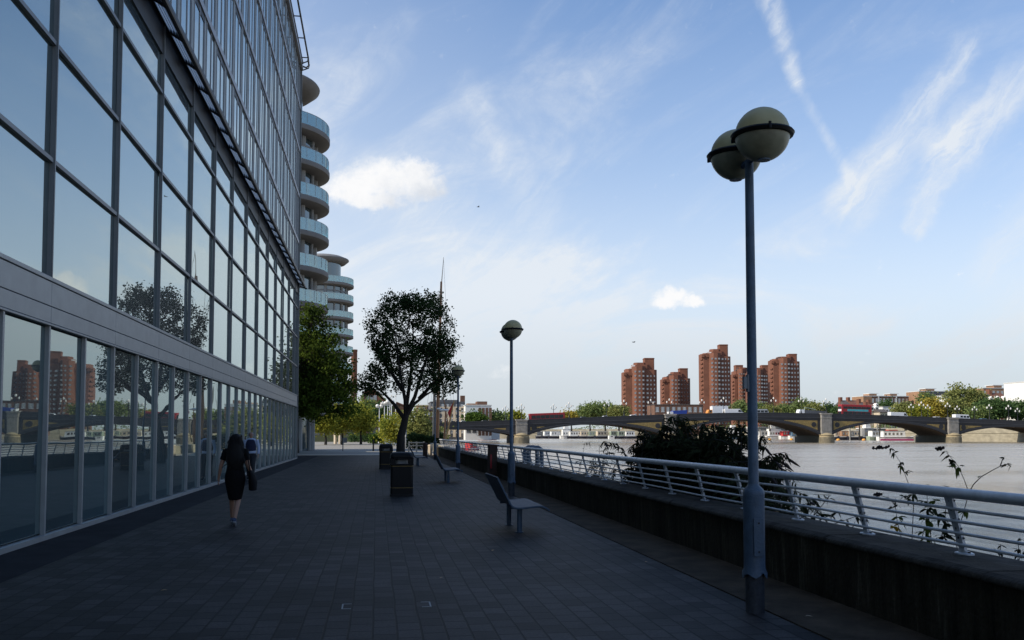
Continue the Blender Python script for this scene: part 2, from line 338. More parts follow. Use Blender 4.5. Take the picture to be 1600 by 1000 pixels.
def thing(name, label, cat, loc=(0, 0, 0), rz=0., group=None):
    o = bpy.data.objects.new(name, None); C.objects.link(o); o.location = loc; o.rotation_euler = (0, 0, rz); o.empty_display_size = .2
    return tag(o, label, cat, group)
def copytree(o, loc, label, rz=None, parent=None, s=None):
    c = o.copy(); C.objects.link(c)
    if parent: c.parent = parent
    else:
        c.location = loc; c['label'] = label
        if rz is not None: c.rotation_euler = (0, 0, rz)
        if s: c.scale = (s, s, s)
    for ch in list(o.children): copytree(ch, None, None, parent=c)
    return c
def inst(src, parent, loc, rot=None):              # another part sharing a mesh
    c = src.copy(); C.objects.link(c); c.parent = parent; c.location = loc
    if rot: c.rotation_euler = rot
    return c
def structure(o, label, cat): return tag(o, label, cat, kind='structure')

# ------------------------------------------------------------------ camera, light, sky
cam = bpy.data.cameras.new('camera'); co = bpy.data.objects.new('camera', cam); C.objects.link(co)
co.location = (0, 0, H); co.rotation_euler = (math.pi / 2 + PI_, 0, -TH)
cam.sensor_width = 36; cam.lens = 36 * F / 1600; cam.shift_y = 100 / 1600; cam.clip_end = 20000; cam.clip_start = .05
sc = bpy.context.scene; sc.camera = co
SUN_EL = R(37); LDX, LDY = .98, .19       # light travels this way over the ground
sl = bpy.data.lights.new('sun', 'SUN'); so = bpy.data.objects.new('sun', sl); C.objects.link(so)
sl.energy = 4.7; sl.angle = R(.53); sl.color = (1, .90, .76)
dv = Vector((LDX * math.cos(SUN_EL), LDY * math.cos(SUN_EL), -math.sin(SUN_EL))).normalized()
so.rotation_euler = dv.to_track_quat('-Z', 'Y').to_euler()
w = bpy.data.worlds.new('World'); sc.world = w; w.use_nodes = True
nt = w.node_tree; L = nt.links.new; bg = nt.nodes['Background']
sky = N(nt, 'ShaderNodeTexSky', sky_type='NISHITA'); sky.sun_disc = False; sky.sun_elevation = SUN_EL
sky.sun_rotation = math.atan2(-LDX, -LDY) % (2 * math.pi)
sky.air_density = 1.0; sky.dust_density = .6; sky.ozone_density = 2.2
class E_:                                           # tiny expression helper for math nodes
    def __init__(s, o): s.o = o
    def op(s, t, b=None, c=None, clamp=False):
        n = N(nt, 'ShaderNodeMath', operation=t, use_clamp=clamp)
        for i, q in enumerate((s, b, c)):
            if q is None: continue
            if isinstance(q, E_): L(q.o, n.inputs[i])
            else: n.inputs[i].default_value = q
        return E_(n.outputs[0])
    def __add__(s, b): return s.op('ADD', b)
    def __sub__(s, b): return s.op('SUBTRACT', b)
    def __mul__(s, b): return s.op('MULTIPLY', b)
    def __truediv__(s, b): return s.op('DIVIDE', b)
    def clamp(s): return s.op('ADD', 0., clamp=True)
    def mx(s, b): return s.op('MAXIMUM', b)
    def sm(s, a, b):
        n = N(nt, 'ShaderNodeMapRange', interpolation_type='SMOOTHSTEP'); L(s.o, n.inputs[0]); n.inputs[1].default_value = a; n.inputs[2].default_value = b
        return E_(n.outputs[0])
tc = N(nt, 'ShaderNodeTexCoord'); sp = N(nt, 'ShaderNodeSeparateXYZ'); L(tc.outputs['Generated'], sp.inputs[0])
dx, dy, dz = (E_(sp.outputs[i]) for i in range(3))
AZ = dx.op('ARCTAN2', dy); EL = dz.op('ARCSINE')
def noise(u, v, scale, det=6., rough=.6, dist=0., seed=0.):
    cb = N(nt, 'ShaderNodeCombineXYZ'); L(u.o, cb.inputs[0]); L(v.o, cb.inputs[1]); cb.inputs[2].default_value = seed
    n = N(nt, 'ShaderNodeTexNoise', i_Scale=scale, i_Detail=det, i_Roughness=rough, i_Distortion=dist); L(cb.outputs[0], n.inputs['Vector']); return E_(n.outputs[0])
wx = noise(AZ, EL, 14., 5., .6, 0., 3.) - .5; wy = noise(AZ, EL, 14., 5., .6, 0., 9.) - .5
wx2 = noise(AZ, EL, 60., 5., .65, 0., 5.) - .5; wy2 = noise(AZ, EL, 60., 5., .65, 0., 8.) - .5
PU = AZ + wx * .04 + wx2 * .008; PV = EL + wy * .04 + wy2 * .008
QU = AZ + wx2 * .010; QV = EL + wy2 * .010
def seg(p, q, w0, w1, U, V):
    (ax, ay), (bx, by) = azel(*p), azel(*q); ex, ey = bx - ax, by - ay; l2 = ex * ex + ey * ey
    t = (((U - ax) * ex + (V - ay) * ey) * (1 / l2)).clamp()
    du = U - (t * ex + ax); dv_ = V - (t * ey + ay); d = (du * du + dv_ * dv_).op('SQRT')
    return (d / (t * (w1 - w0) + w0)).sm(1., 0.)
px1 = 1 / F
streaks = [((1185, -60), (1245, 130), 30, 16, .68, 'q'), ((1245, 130), (1335, 290), 10, 14, .28, 'q'), ((1505, 80), (1330, 310), 32, 56, .52, 'p'), ((1620, 110), (1490, 220), 48, 60, .56, 'p'),
           ((1490, 220), (1430, 350), 46, 22, .52, 'p'), ((1640, 280), (1560, 420), 50, 60, .18, 'p'), ((730, 140), (840, 330), 40, 60, .22, 'p'), ((520, 250), (800, 420), 60, 120, .25, 'p'),
           ((640, 30), (420, 200), 40, 90, .15, 'p')]
mask = None
for p, q, a, b, s_, wv in streaks:
    g = seg(p, q, a * px1, b * px1, PU if wv == 'p' else QU, PV if wv == 'p' else QV) * s_
    mask = g if mask is None else mask + g
# high thin veil
RU = AZ * .8 + EL * .55; RV = EL * 2.6 - AZ * 1.1
veil = noise(RU, RV, 3.2, 9., .62, 1.2, 1.).sm(.42, .80)
fine = noise(RU * 3., RV * 1.4, 9., 8., .7, .8, 4.).sm(.3, .8)
hz = EL.sm(.62, .02)                                # thicker towards the horizon
azl = AZ.sm(.55, -.1)
veilm = (veil * (fine * .6 + .5)) * (hz * .80 + .18) * (azl * .5 + .6) + hz * .58 + EL.sm(.32, .0) * .42 + AZ.sm(.30, -.25) * .20
_a = math.atan2(azel(1505, 80)[1] - azel(1330, 310)[1], azel(1505, 80)[0] - azel(1330, 310)[0])
SU = PU * math.cos(_a) + PV * math.sin(_a); SV = PV * math.cos(_a) - PU * math.sin(_a)
fib = noise(SU * 10., SV * 60., 1., 6., .62, .5, 11.).sm(.30, .72)
mask = (mask * (fib * .75 + fine * .25 + .15) + veilm).clamp() * .93
# fair-weather cumulus
blobs = [((600, 282), 62, 32), ((560, 292), 50, 26), ((640, 275), 48, 30), ((655, 292), 44, 26), ((540, 298), 40, 18), ((585, 312), 58, 16), ((1050, 464), 30, 17), ((1042, 471), 24, 15), ((1082, 472), 22, 10), ((745, 557), 22, 9), ((785, 580), 32, 12), ((700, 545), 26, 8), ((1500, 430), 3, 3)]
cum = None; CU = AZ + (wx2 * .022 + wx * .008); CV = EL + (wy2 * .020 + wy * .006)
for i, (c, rx, ry) in enumerate(blobs):
    ca, ce = azel(*c); u = (CU - ca) * (F / rx); v = (CV - ce) * (F / ry)
    g = (u * u + v * v).op('SQRT').sm(1.5, .2)
    if i >= 9: g = g * .35
    cum = g if cum is None else cum.mx(g)
n3 = noise(AZ, EL, 90., 7., .6, .3, 2.)
cum = (cum * 1.45 + (n3 - .5) * 1.5 + (noise(AZ, EL, 34., 4., .6, 0., 7.) - .5) * .9).sm(.18, 1.45)
ca, ce = azel(600, 285)
gshade = ((AZ - ca) * 9. - (EL - ce) * 16. + (noise(AZ, EL, 40., 5., .6, 0., 6.) - .5) * 1.6).sm(-.25, 1.15) * AZ.sm(azel(790, 300)[0], azel(720, 300)[0])
mixc = N(nt, 'ShaderNodeMix', data_type='RGBA'); L(gshade.o, mixc.inputs[0]); mixc.inputs[6].default_value = (6.5, 6.5, 6.55, 1); mixc.inputs[7].default_value = (4.3, 4.65, 5.2, 1)
tint = N(nt, 'ShaderNodeMix', data_type='RGBA', blend_type='MULTIPLY'); tint.inputs[0].default_value = 1; L(sky.outputs[0], tint.inputs[6]); tint.inputs[7].default_value = (.73, 1.0, 1.23, 1)
m1 = N(nt, 'ShaderNodeMix', data_type='RGBA'); L(mask.o, m1.inputs[0]); L(tint.outputs[2], m1.inputs[6]); vc = N(nt, 'ShaderNodeMix', data_type='RGBA'); L(EL.sm(.16, -.01).o, vc.inputs[0]); vc.inputs[6].default_value = (5.4, 5.7, 6.05, 1); vc.inputs[7].default_value = (4.0, 4.3, 4.6, 1); L(vc.outputs[2], m1.inputs[7])
m2 = N(nt, 'ShaderNodeMix', data_type='RGBA'); L(cum.o, m2.inputs[0]); L(m1.outputs[2], m2.inputs[6]); L(mixc.outputs[2], m2.inputs[7])
L(m2.outputs[2], bg.inputs[0]); bg.inputs[1].default_value = .15
sc.view_settings.view_transform = 'Standard'; sc.view_settings.look = 'None'; sc.view_settings.exposure = 0; sc.view_settings.gamma = 1
sc.render.engine = 'CYCLES'; sc.cycles.max_bounces = 8; sc.cycles.glossy_bounces = 4; sc.cycles.transparent_max_bounces = 12
WZ = -1.4                                           # water level
WX = -5.06                                          # plane of the office glass
# ------------------------------------------------------------------ ground
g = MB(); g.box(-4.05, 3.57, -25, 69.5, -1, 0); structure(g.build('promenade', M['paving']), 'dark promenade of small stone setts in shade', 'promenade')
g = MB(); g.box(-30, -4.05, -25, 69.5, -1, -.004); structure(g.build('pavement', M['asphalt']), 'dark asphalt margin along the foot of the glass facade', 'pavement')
g = MB(); g.box(3.57, 5.0, -25, 69.5, -1, .012); structure(g.build('path', M['strip']), 'brown concrete strip between the setts and the river wall', 'path')
g = MB(); g.prism([(-160, 69.5), (5.0, 69.5), (5.6, 120), (7, 175), (-160, 175)], -1, .0); structure(g.build('plaza', M['plaza']), 'pale open plaza beyond the end of the promenade', 'plaza')
g = MB(); g.box(-40, 5.0, 69.5, 71.2, -.9, .008); structure(g.build('sun_strip', M['cream']), 'pale band painted as a sunlit strip across the end of the dark setts', 'sun_strip')  # strip of sunlight put into the ground as a paler colour
g = MB(); g.prism([(-900, 175), (7, 175), (6, 268), (2, 300), (-20, 360), (-60, 430), (-900, 700)], -2, 1.2); structure(g.build('near_bank', M['grass']), 'wooded ground on the near side of the bridge', 'ground')
g = MB(); g.prism([(-900, -25), (-30, -25), (-30, 69.5), (-160, 69.5), (-160, 175), (-900, 175)], -1, -.01); structure(g.build('ground', M['road']), 'ground behind the office building', 'ground')
g = MB(); g.add([(-4000, -300, WZ), (6000, -300, WZ), (6000, 7000, WZ), (-4000, 7000, WZ)], [(0, 1, 2, 3)]); structure(g.build('water', M['water']), 'grey brown rippled river water', 'river')
bank = [(222, -200), (219, 200), (217, 270), (218, 365), (213, 440), (182, 466), (140, 482), (95, 514), (20, 545), (-60, 540), (-300, 640)]
g = MB(); n = len(bank)
pts = [(5500, -200)] + [(5500, 6500), (-900, 6500), (-900, 900)] + bank[::-1]
g.prism(pts, -3, 2.6); structure(g.build('far_bank', M['grass']), 'low ground of the far river bank', 'ground')
g = MB()
for (x0, y0), (x1, y1) in zip(bank[:-1], bank[1:]):
    d = Vector((x1 - x0, y1 - y0)).normalized(); nx, ny = -d.y, d.x
    g.prism([(x0, y0), (x1, y1), (x1 + nx * .8, y1 + ny * .8), (x0 + nx * .8, y0 + ny * .8)], -3, 3.7)
    g.prism([(x0 - nx * .1, y0 - ny * .1), (x1 - nx * .1, y1 - ny * .1), (x1 + nx * 1., y1 + ny * 1.), (x0 + nx * 1., y0 + ny * 1.)], 1.55, 1.75)
tag(g.build('embankment_wall', M['emb']), 'long pale stone embankment wall on the far bank', 'wall')
# near bank beyond the promenade: its own quay wall
g = MB(); q = [(5.0, 69.5), (5.6, 120), (7, 175), (6, 268)]
for (x0, y0), (x1, y1) in zip(q[:-1], q[1:]): g.prism([(x0, y0), (x0 + .5, y0), (x1 + .5, y1), (x1, y1)], -3, .65 if y0 < 170 else 1.7)
tag(g.build('quay_wall', M['emb']), 'low stone quay wall beyond the railing, below the golden trees', 'wall')

# ------------------------------------------------------------------ river wall and railing
wl = thing('river_wall', 'long dark stained concrete river wall beneath the metal railing', 'wall', (4.7, 20, 0))
g = MB((4.7, 20, 0)); g.ext([(4.44, -1), (5.05, -1), (5.05, .57), (4.38, .57)], -25, 69.5); 
me = g; o = me.build('wall_face', M['wall'], wl)
g = MB((4.7, 20, 0)); r2 = random.Random(3); yy = -25.
while yy < 69.4:
    y1 = min(yy + 2.4, 69.5); k = [r2.uniform(-.012, .012) for _ in range(2)]
    g.ext([(4.34 + k[0], .57), (5.06, .57), (5.06, .635), (4.41 + k[0], .64 + k[1] * .4), (4.345 + k[0], .615)], yy + .006, y1 - .006); yy = y1
o = g.build('coping', M['coping'], wl); bv = o.modifiers.new('bevel', 'BEVEL'); bv.width = .015; bv.segments = 2
rl = thing('railing', 'pale metal railing of leaning posts and five rails on the river wall', 'railing', (4.83, 20, .635))
og = (4.83, 20, .635); Y0, Y1 = -8, 69.2
XB, XT, ZB, ZT = 4.83, 4.70, .635, 1.15
g = MB(og); g.tube([(XT, y, ZT + .004 * math.sin(y * .6)) for y in [Y0 + (Y1 - Y0) * i / 60 for i in range(61)]], .046, 14); g.build('top_rail', M['rail'], rl, 50)
for k in range(4):
    f = .16 + k * .195; g = MB(og); x = XB + (XT - XB) * f; z = ZB + (ZT - ZB) * f
    g.tube([(x - .028, y, z + .004 * math.sin(y * 1.3 + k)) for y in [Y0 + (Y1 - Y0) * i / 90 for i in range(91)]], .0135, 8); g.build('thin_rail', M['rail'], rl, 50)
g = MB(); hw = .036
g.add([(-.012, -hw, 0), (.012, -hw, 0), (.012, hw, 0), (-.012, hw, 0), (XT - XB - .012, -hw * 1.45, ZT - ZB - .03), (XT - XB + .012, -hw * 1.45, ZT - ZB - .03), (XT - XB + .012, hw * 1.45, ZT - ZB - .03), (XT - XB - .012, hw * 1.45, ZT - ZB - .03)],
      [(0, 3, 2, 1), (4, 5, 6, 7), (0, 1, 5, 4), (1, 2, 6, 5), (2, 3, 7, 6), (3, 0, 4, 7)])
g.box(-.02, .02, -.05, .05, 0, .03)
g.cur = 1
for k in range(5):
    f = .27 + k * .15; c = Vector(((XT - XB) * f - .014, 0, (ZT - ZB) * f)); g.tube([c, c + Vector((-.004, 0, 0))], .011, 8)
    g.tube([Vector(((XT - XB) * f, -hw * 1.3, (ZT - ZB) * f)), Vector(((XT - XB) * f, -hw * 1.33 - .004, (ZT - ZB) * f))], .009, 8)
post = g.build('post', [M['rail'], M['hole']], rl); g = MB(); g.lathe([(.10, 0), (.10, .012), (.085, .018), (.03, .02)], (0, 0), 20, .62, 1.)
g.cur = 1
for sy in (-.065, .065): g.lathe([(.012, .018), (.012, .03)], (0, sy), 6)
bp = g.build('base_plate', [M['rail'], M['hole']], post, 40)
for k in range(-8, 41):
    y = 7.1 + 1.53 * k
    p = post if k == -8 else inst(post, rl, (0, 0, 0))
    p.location = (0, y - 20, 0)
    if k != -8: b2 = bp.copy(); C.objects.link(b2); b2.parent = p

# ------------------------------------------------------------------ promenade lamps
def lamp(label, y, x=3.45, first=[]):
    if first: return copytree(first[0], (x, y, 0), label, rz=rnd.uniform(-.06, .06))
    t = thing('street_lamp', label, 'street lamp', (x, y, 0), 0, 'twin globe lamps along the river wall'); first.append(t)
    g = MB(); g.lathe([(.085, 0), (.087, .35), (.089, .38)], n=20); g.build('plinth', M['plinth'], t, 40)
    g = MB(); g.lathe([(.115, .34), (.112, .36), (.098, .40), (.096, .45), (.098, 1.06), (.1, 1.09), (.09, 1.12), (.055, 1.155), (.048, 1.18), (.040, 4.12), (.038, 4.2)], n=20)
    # torn skirt round the bottom of the sleeve
    for k in range(20):
        v = g.v[k]; v.z += .03 * math.sin(k * 1.7) + .012 * math.sin(k * 4.1)
    g.build('pole', M['blue_paint'], t, 40)
    g = MB(); g.ext([(-.045, .52), (.045, .52), (.045, .86), (-.045, .86)], -.108, -.085); g.cur = 1
    for z in (.56, .82): g.tube([(0, -.112, z), (0, -.10, z)], .01, 8)
    g.build('access_door', [M['blue_paint'], M['hole']], t)
    g = MB(); g.tube([(0, -.33, 4.19), (0, .33, 4.19)], .03, 10); g.tube([(0, -.33, 4.1), (0, -.33, 4.22)], .06, 10); g.tube([(0, .33, 4.1), (0, .33, 4.22)], .06, 10); g.build('arm', M['blue_paint'], t, 40)
    for sy in (-.31, .31):
        c = (0, sy, 4.345); g = MB(); rr = .245
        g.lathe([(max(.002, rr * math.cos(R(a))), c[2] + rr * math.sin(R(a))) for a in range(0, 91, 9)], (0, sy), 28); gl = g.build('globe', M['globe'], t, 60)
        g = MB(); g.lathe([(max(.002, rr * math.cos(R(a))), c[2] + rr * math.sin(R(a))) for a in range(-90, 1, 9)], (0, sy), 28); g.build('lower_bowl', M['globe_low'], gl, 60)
        g = MB(); g.lathe([(.24, c[2] - .028), (.272, c[2] - .024), (.284, c[2]), (.272, c[2] + .016), (.24, c[2] + .02)], (0, sy), 32)
        for a in (20, 140, 260): g.tube([(.28 * math.cos(R(a)), sy + .28 * math.sin(R(a)), c[2] - .03), (.28 * math.cos(R(a)), sy + .28 * math.sin(R(a)), c[2] + .03)], .014, 8)
        g.build('rim', M['black'], gl, 40)
    return t
l1 = lamp('nearest tall blue lamp post with two weathered globes and a torn sleeve', 8.16)
lamp('blue twin globe lamp rising behind the nearest bench', 24.1, 3.52)
lamp('blue twin globe lamp beside the second bench, right of the leafy tree', 40.4, 3.54)
lamp('farthest promenade globe lamp, against the ship masts and golden trees', 57.3, 3.6)
g = MB(); g.box(-.05, -.04, -.03, .03, 2.02, 2.18); g.box(-.085, -.05, -.022, .022, 2.05, 2.16); b_ = g.build('sensor_box', M['bin_in'], l1)

# ------------------------------------------------------------------ bins
def bin_(label, loc, first=[]):
    if first: return copytree(first[0], loc, label, rz=.05)
    t = thing('litter_bin', label, 'bin', loc, 0, 'black litter bins on the promenade'); first.append(t)
    def ring(wd, z, k=.05): return [(-wd + k, -wd, z), (wd - k, -wd, z), (wd, -wd + k, z), (wd, wd - k, z), (wd - k, wd, z), (-wd + k, wd, z), (-wd, wd - k, z), (-wd, -wd + k, z)]
    def shell(g, rs):
        b = len(g.v); vs = [p for wd, z, k in rs for p in ring(wd, z, k)]; fs = [tuple(range(8))[::-1], tuple(range(8 * len(rs) - 8, 8 * len(rs)))]
        for i in range(len(rs) - 1): fs += [(i * 8 + k, i * 8 + (k + 1) % 8, i * 8 + 8 + (k + 1) % 8, i * 8 + 8 + k) for k in range(8)]
        g.add(vs, fs)
    g = MB(); shell(g, [(.305, 0, .03), (.30, .05, .03), (.29, .06, .04), (.285, .80, .05)]); g.build('body', M['black'], t)
    g = MB(); shell(g, [(.30, 1.0, .06), (.295, 1.06, .07), (.26, 1.12, .09), (.17, 1.145, .09)])
    for sx in (-1, 1):
        for sy in (-1, 1): g.box(min(sx * .30, sx * .17), max(sx * .30, sx * .17), min(sy * .30, sy * .21), max(sy * .30, sy * .21), .80, 1.0)
    g.box(-.30, .30, -.302, .302, .80, .84); g.box(-.302, .302, -.30, .30, .96, 1.0)
    hd = g.build('hood', M['black'], t); bv = hd.modifiers.new('bevel', 'BEVEL'); bv.width = .015; bv.segments = 2
    g = MB(); shell(g, [(.16, .80, .05), (.16, .99, .05)]); g.build('liner', M['bin_in'], t)
    g = MB(); shell(g, [(.293, .775, .05), (.293, .787, .05)]); g.build('trim_line', M['bin_line'], t)
    g = MB(); shell(g, [(.297, .215, .05), (.297, .227, .05)]); g.build('trim_line', M['bin_line'], t)
    return t
bin_('nearer black litter bin with thin gold lines, in front of the tree', (.67, 24.5, 0))
bin_('farther black litter bin, half hidden at the foot of the tree', (.45, 42.8, 0))

# ------------------------------------------------------------------ benches
def bench(label, loc, first=[]):
    if first: return copytree(first[0], loc, label)
    t = thing('bench', label, 'bench', loc, 0, 'steel benches facing the river'); first.append(t)
    prof = []
    for i in range(9): prof.append((-.40 + .20 * (i / 8) ** 1.0, .92 - .40 * (i / 8)))     # back, from the top down
    for i in range(1, 6):
        a = R(180 + 25 + (65) * i / 5); prof.append((-.05 + .17 * math.cos(a), .585 + .17 * math.sin(a)))
    for i in range(1, 5): prof.append((.0 + .30 * i / 4, .415 + .03 * i / 4))
    for i in range(1, 5): prof.append((.30 + .16 * i / 4, .445 - .07 * (i / 4) ** 2))
    th = .022
    def sheet(p, y0, y1):
        g = MB(); up = []; lo = []
        for i, (a, z) in enumerate(p):
            q = p[min(i + 1, len(p) - 1)]; r_ = p[max(i - 1, 0)]; tx, tz = q[0] - r_[0], q[1] - r_[1]; l_ = math.hypot(tx, tz)
            up.append((a - tz / l_ * th / 2, z + tx / l_ * th / 2)); lo.append((a + tz / l_ * th / 2, z - tx / l_ * th / 2))
        n_ = len(p)
        for i in range(n_ - 1): g.ext([up[i], up[i + 1], lo[i + 1], lo[i]], y0, y1)
        return g
    ys = [-.85 + i * .1015 for i in range(17)]
    g = MB()
    for i in range(16):
        s_ = sheet(prof[:9], ys[i] + .006, ys[i + 1] - .006); g.add(s_.v, s_.f)
    g.build('backrest', M['bench'], t)
    g = MB()
    for i in range(16):
        s_ = sheet(prof[8:], ys[i] + .006, ys[i + 1] - .006); g.add(s_.v, s_.f)
    g.build('seat', M['bench'], t)
    for y in (-.86, .78):
        s_ = sheet([(a, z) for a, z in prof], y, y + .03); g = MB(); th0 = th
        g.add(s_.v, s_.f); g.tube([(a, y + .015, z - .010) for a, z in prof], .015, 6); g.build('side_frame', M['blue_paint'], t, 40)
    for y in (-.62, .62):
        g = MB(); g.tube([(.0, y, 0), (0, y, .41)], .042, 12); g.tube([(0, y, 0), (0, y, .012)], .075, 12); g.tube([(-.16, y, .405), (.36, y, .425)], .022, 8); g.build('leg', M['blue_paint'], t, 40)
    return t
bench('nearest blue steel bench with curved back, by the second lamp post', (2.36, 15.85, 0))
bench('middle steel bench, standing beside the third lamp post', (2.38, 31.4, 0))
bench('farthest steel bench, seen just right of the nearer litter bin', (2.1, 47.3, 0))

# ------------------------------------------------------------------ things by the wall
t = thing('lifebuoy_cabinet', 'rusty brown lifebuoy cabinet leaning against the river wall', 'cabinet', (4.18, 33.4, .012), .15)
g = MB(); g.ext([(-.17, .1), (.12, .0), (.15, 1.15), (-.13, 1.19)], -.14, .14); g.build('case', M['rust'], t)
g = MB(); g.ext([(-.18, 1.18), (.2, 1.14), (.2, 1.19), (-.18, 1.23)], -.17, .17); g.build('lid', M['rust'], t)
g = MB(); g.box(-.12, -.06, -.146, -.14, .35, .85); g.build('red_stripe', M['red'], t)
t = thing('ladder_grab_rail', 'blue grey arched grab rail of a river ladder behind the railing', 'ladder', (5.22, 31.3, .4))
for y in (-.0, .9):
    g = MB()
    pts = [(-.05, y, 0), (-.05, y, .55), (-.02, y, .68), (.08, y, .74), (.28, y, .74), (.37, y, .68), (.4, y, .55), (.4, y, -.6)]
    g.tube(pts, .075, 8); g.build('arched_rail', M['blue_paint'], t, 40)
for k in range(3): g = MB(); g.tube([(.4, 0, .4 - k * .3), (.4, .9, .4 - k * .3)], .03, 8); g.build('rung', M['blue_paint'], t)
# posts at the end of the railing
for i, (px, D, lab, m_, h_) in enumerate([(664.5, 62, 'short reddish timber post at the far end of the river wall', 'rust', .95), (672, 68, 'short pale stone post lit by the sun beyond the railing', 'cream', .75)]):
    v = gnd(px, D); g = MB(v); g.lathe([(.16, 0), (.17, .02), (.155, .06), (.15, h_ - .1), (.17, h_ - .07), (.16, h_), (.1, h_ + .04)], (v.x, v.y), 4 if i else 8); o = g.build('end_post', M[m_]); o.location = v
    tag(o, lab, 'post')
# access cover frames in the paving
t = thing('access_cover', 'long steel framed access cover set flush in the setts', 'cover', (lambda q: (-H / q[2] * q[0], -H / q[2] * q[1], 0))(ray(604, 946)))
for sg in (-1, 1):
    g = MB(); x0 = sg * .42
    for a in ((x0, x0 - sg * .014, -.13, .13), (x0 - sg * .014, x0 - sg * .09, -.13, -.116), (x0 - sg * .014, x0 - sg * .09, .116, .13)): g.box(min(a[:2]), max(a[:2]), a[2], a[3], -.02, .003)
    g.build('edge_bracket', M['conc'], t)
r2 = random.Random(12)
for k, (px, py, lab) in enumerate([(1265, 966, 'pale fallen leaf on the brown strip by the river wall'), (1010, 880, 'fallen leaf lying on the setts left of the nearest lamp'), (690, 905, 'fallen leaf on the setts beyond the access cover'), (770, 862, 'fallen leaf on the setts near the nearest bench legs'), (255, 925, 'fallen leaf on the setts below the walking woman')]):
    q = ray(px, py); s_ = -H / q[2]; v = Vector((s_ * q[0], s_ * q[1], .016)); g = MB(); a = r2.uniform(0, 6.28); c_, n_ = math.cos(a), math.sin(a); P_ = [(-.03, 0, 0), (-.005, .016, .006), (.02, .011, .008), (.04, 0, .003), (.02, -.011, .008), (-.005, -.016, .006)]
    g.add([(x * c_ - y * n_, x * n_ + y * c_, z) for x, y, z in P_], [(0, 1, 5), (1, 2, 4, 5), (2, 3, 4)]); o = g.build('fallen_leaf', M['wood_y'] if k else M['cream']); o.location = v; tag(o, lab, 'leaf', 'fallen leaves on the ground')

# ------------------------------------------------------------------ glass office building
OB = (WX, 20, 0)
off = thing('office_building', 'long glass office building with grey metal bands along the promenade', 'building', OB)
YE = 60.6; YS = -13.6; BAY = 3.6
g = MB(OB); g.box(-24, WX - .16, YS, YE - .05, -.5, 25.4); g.build('core', M['frame_dark'], off)
r3 = random.Random(5)
def pane(name, m, y0, y1, z0, z1, jig=.0030):
    cy, cz = (y0 + y1) / 2, (z0 + z1) / 2; o = MB((WX - .03, cy, cz)).box(WX - .06, WX - .03, y0, y1, z0, z1).build(name, m, off)
    o.location = (-.03, cy - 20, cz); o.rotation_euler = (0, r3.gauss(0, jig * .6), r3.gauss(0, jig)); return o
bays = [15.2 + BAY * k for k in range(-8, 13)] + [YE]
lows = sorted([y for y in bays] + [y + 1.8 for y in bays[:-2]])
for y0, y1 in zip(lows[:-1], lows[1:]): pane('ground_pane', M['glass_low'], y0, y1, .1, 3.28, .0012)
for y in lows:
    g = MB((WX, y, 0)); w_ = .032
    g.box(WX - .03, WX + .035, y - w_, y + w_, .06, 3.30); g.build('ground_mullion', M['metal_grey'], off, loc=(0, y - 20, 0))
g = MB(OB); g.box(WX - .1, WX + .07, YS, YE, 0, .075); g.build('sill', M['metal_grey'], off)
g = MB(OB)                                          # band of metal panels, jointed
for i, (y0, y1) in enumerate(zip(bays[:-1], bays[1:])):
    for z0, z1 in ((3.30, 3.335), (3.345, 3.60), (3.61, 3.985), (3.995, 4.06)):
        e_ = .06 if z0 in (3.30, 3.995) else .045
        g.box(WX - .1, WX + e_, y0 + .004, y1 - .004, z0, z1)
fb = g.build('fascia_band', M['metal_grey'], off); bv = fb.modifiers.new('bevel', 'BEVEL'); bv.width = .006
zr = [4.06, 5.9, 7.77, 9.65, 11.5]
for y0, y1 in zip(bays[:-1], bays[1:]):
    for z0, z1 in zip(zr[:-1], zr[1:]): pane('window_pane', M['glass_up'], y0, y1, z0, z1)
for y in bays:
    g = MB((WX, y, 0)); g.box(WX - .03, WX + .035, y - .032, y + .032, 4.065, 11.3); g.box(WX + .035, WX + .05, y - .018, y + .018, 4.065, 11.3)
    g.build('mullion', M['frame'], off, loc=(0, y - 20, 0))
for z in zr[1:4]:
    g = MB(OB); g.box(WX - .03, WX + .03, YS, YE, z - .035, z + .035); g.build('transom', M['frame'], off)
g = MB(OB); g.box(WX - .06, WX + .012, YS, YE, 10.58, 11.5); g.build('dark_spandrel', M['frame_dark'], off)
# canopy of louvre panels
g = MB(OB)
XI, XO = WX + .07, WX + .42
g.box(XI - .1, XI, YS, YE + .5, 11.27, 11.42); g.box(XO - .06, XO, YS, YE + 1.1, 11.08, 11.28)
g.tube([(XO - .03, YS, 11.12), (XO - .03, YE + 1.1, 11.12)], .06, 8)
for k in range(int((YE - YS) / 1.8) + 1):
    y = YE - k * 1.8; g.ext([(XI, 11.27), (XO - .05, 11.08), (XO - .05, 11.2), (XI, 11.40)], y - .09, y + .09)
g.ext([(XI - .3, 11.26), (XO + .1, 11.05), (XO + .1, 11.12), (XI - .3, 11.34)], YE + .9, YE + 1.05)
cn = g.build('canopy', M['frame_dark'], off)
g = MB(OB)
for k in range(int((YE - YS) / 1.8)):
    y = YE - k * 1.8
    for j in range(4):
        x = XI + .012 + j * .068; z = 11.36 - .45 * (x - XI); g.box(x, x + .012, y - 1.70, y - .10, z - .10, z - .015)
lv = g.build('louvre_slats', M['louvre'], cn)
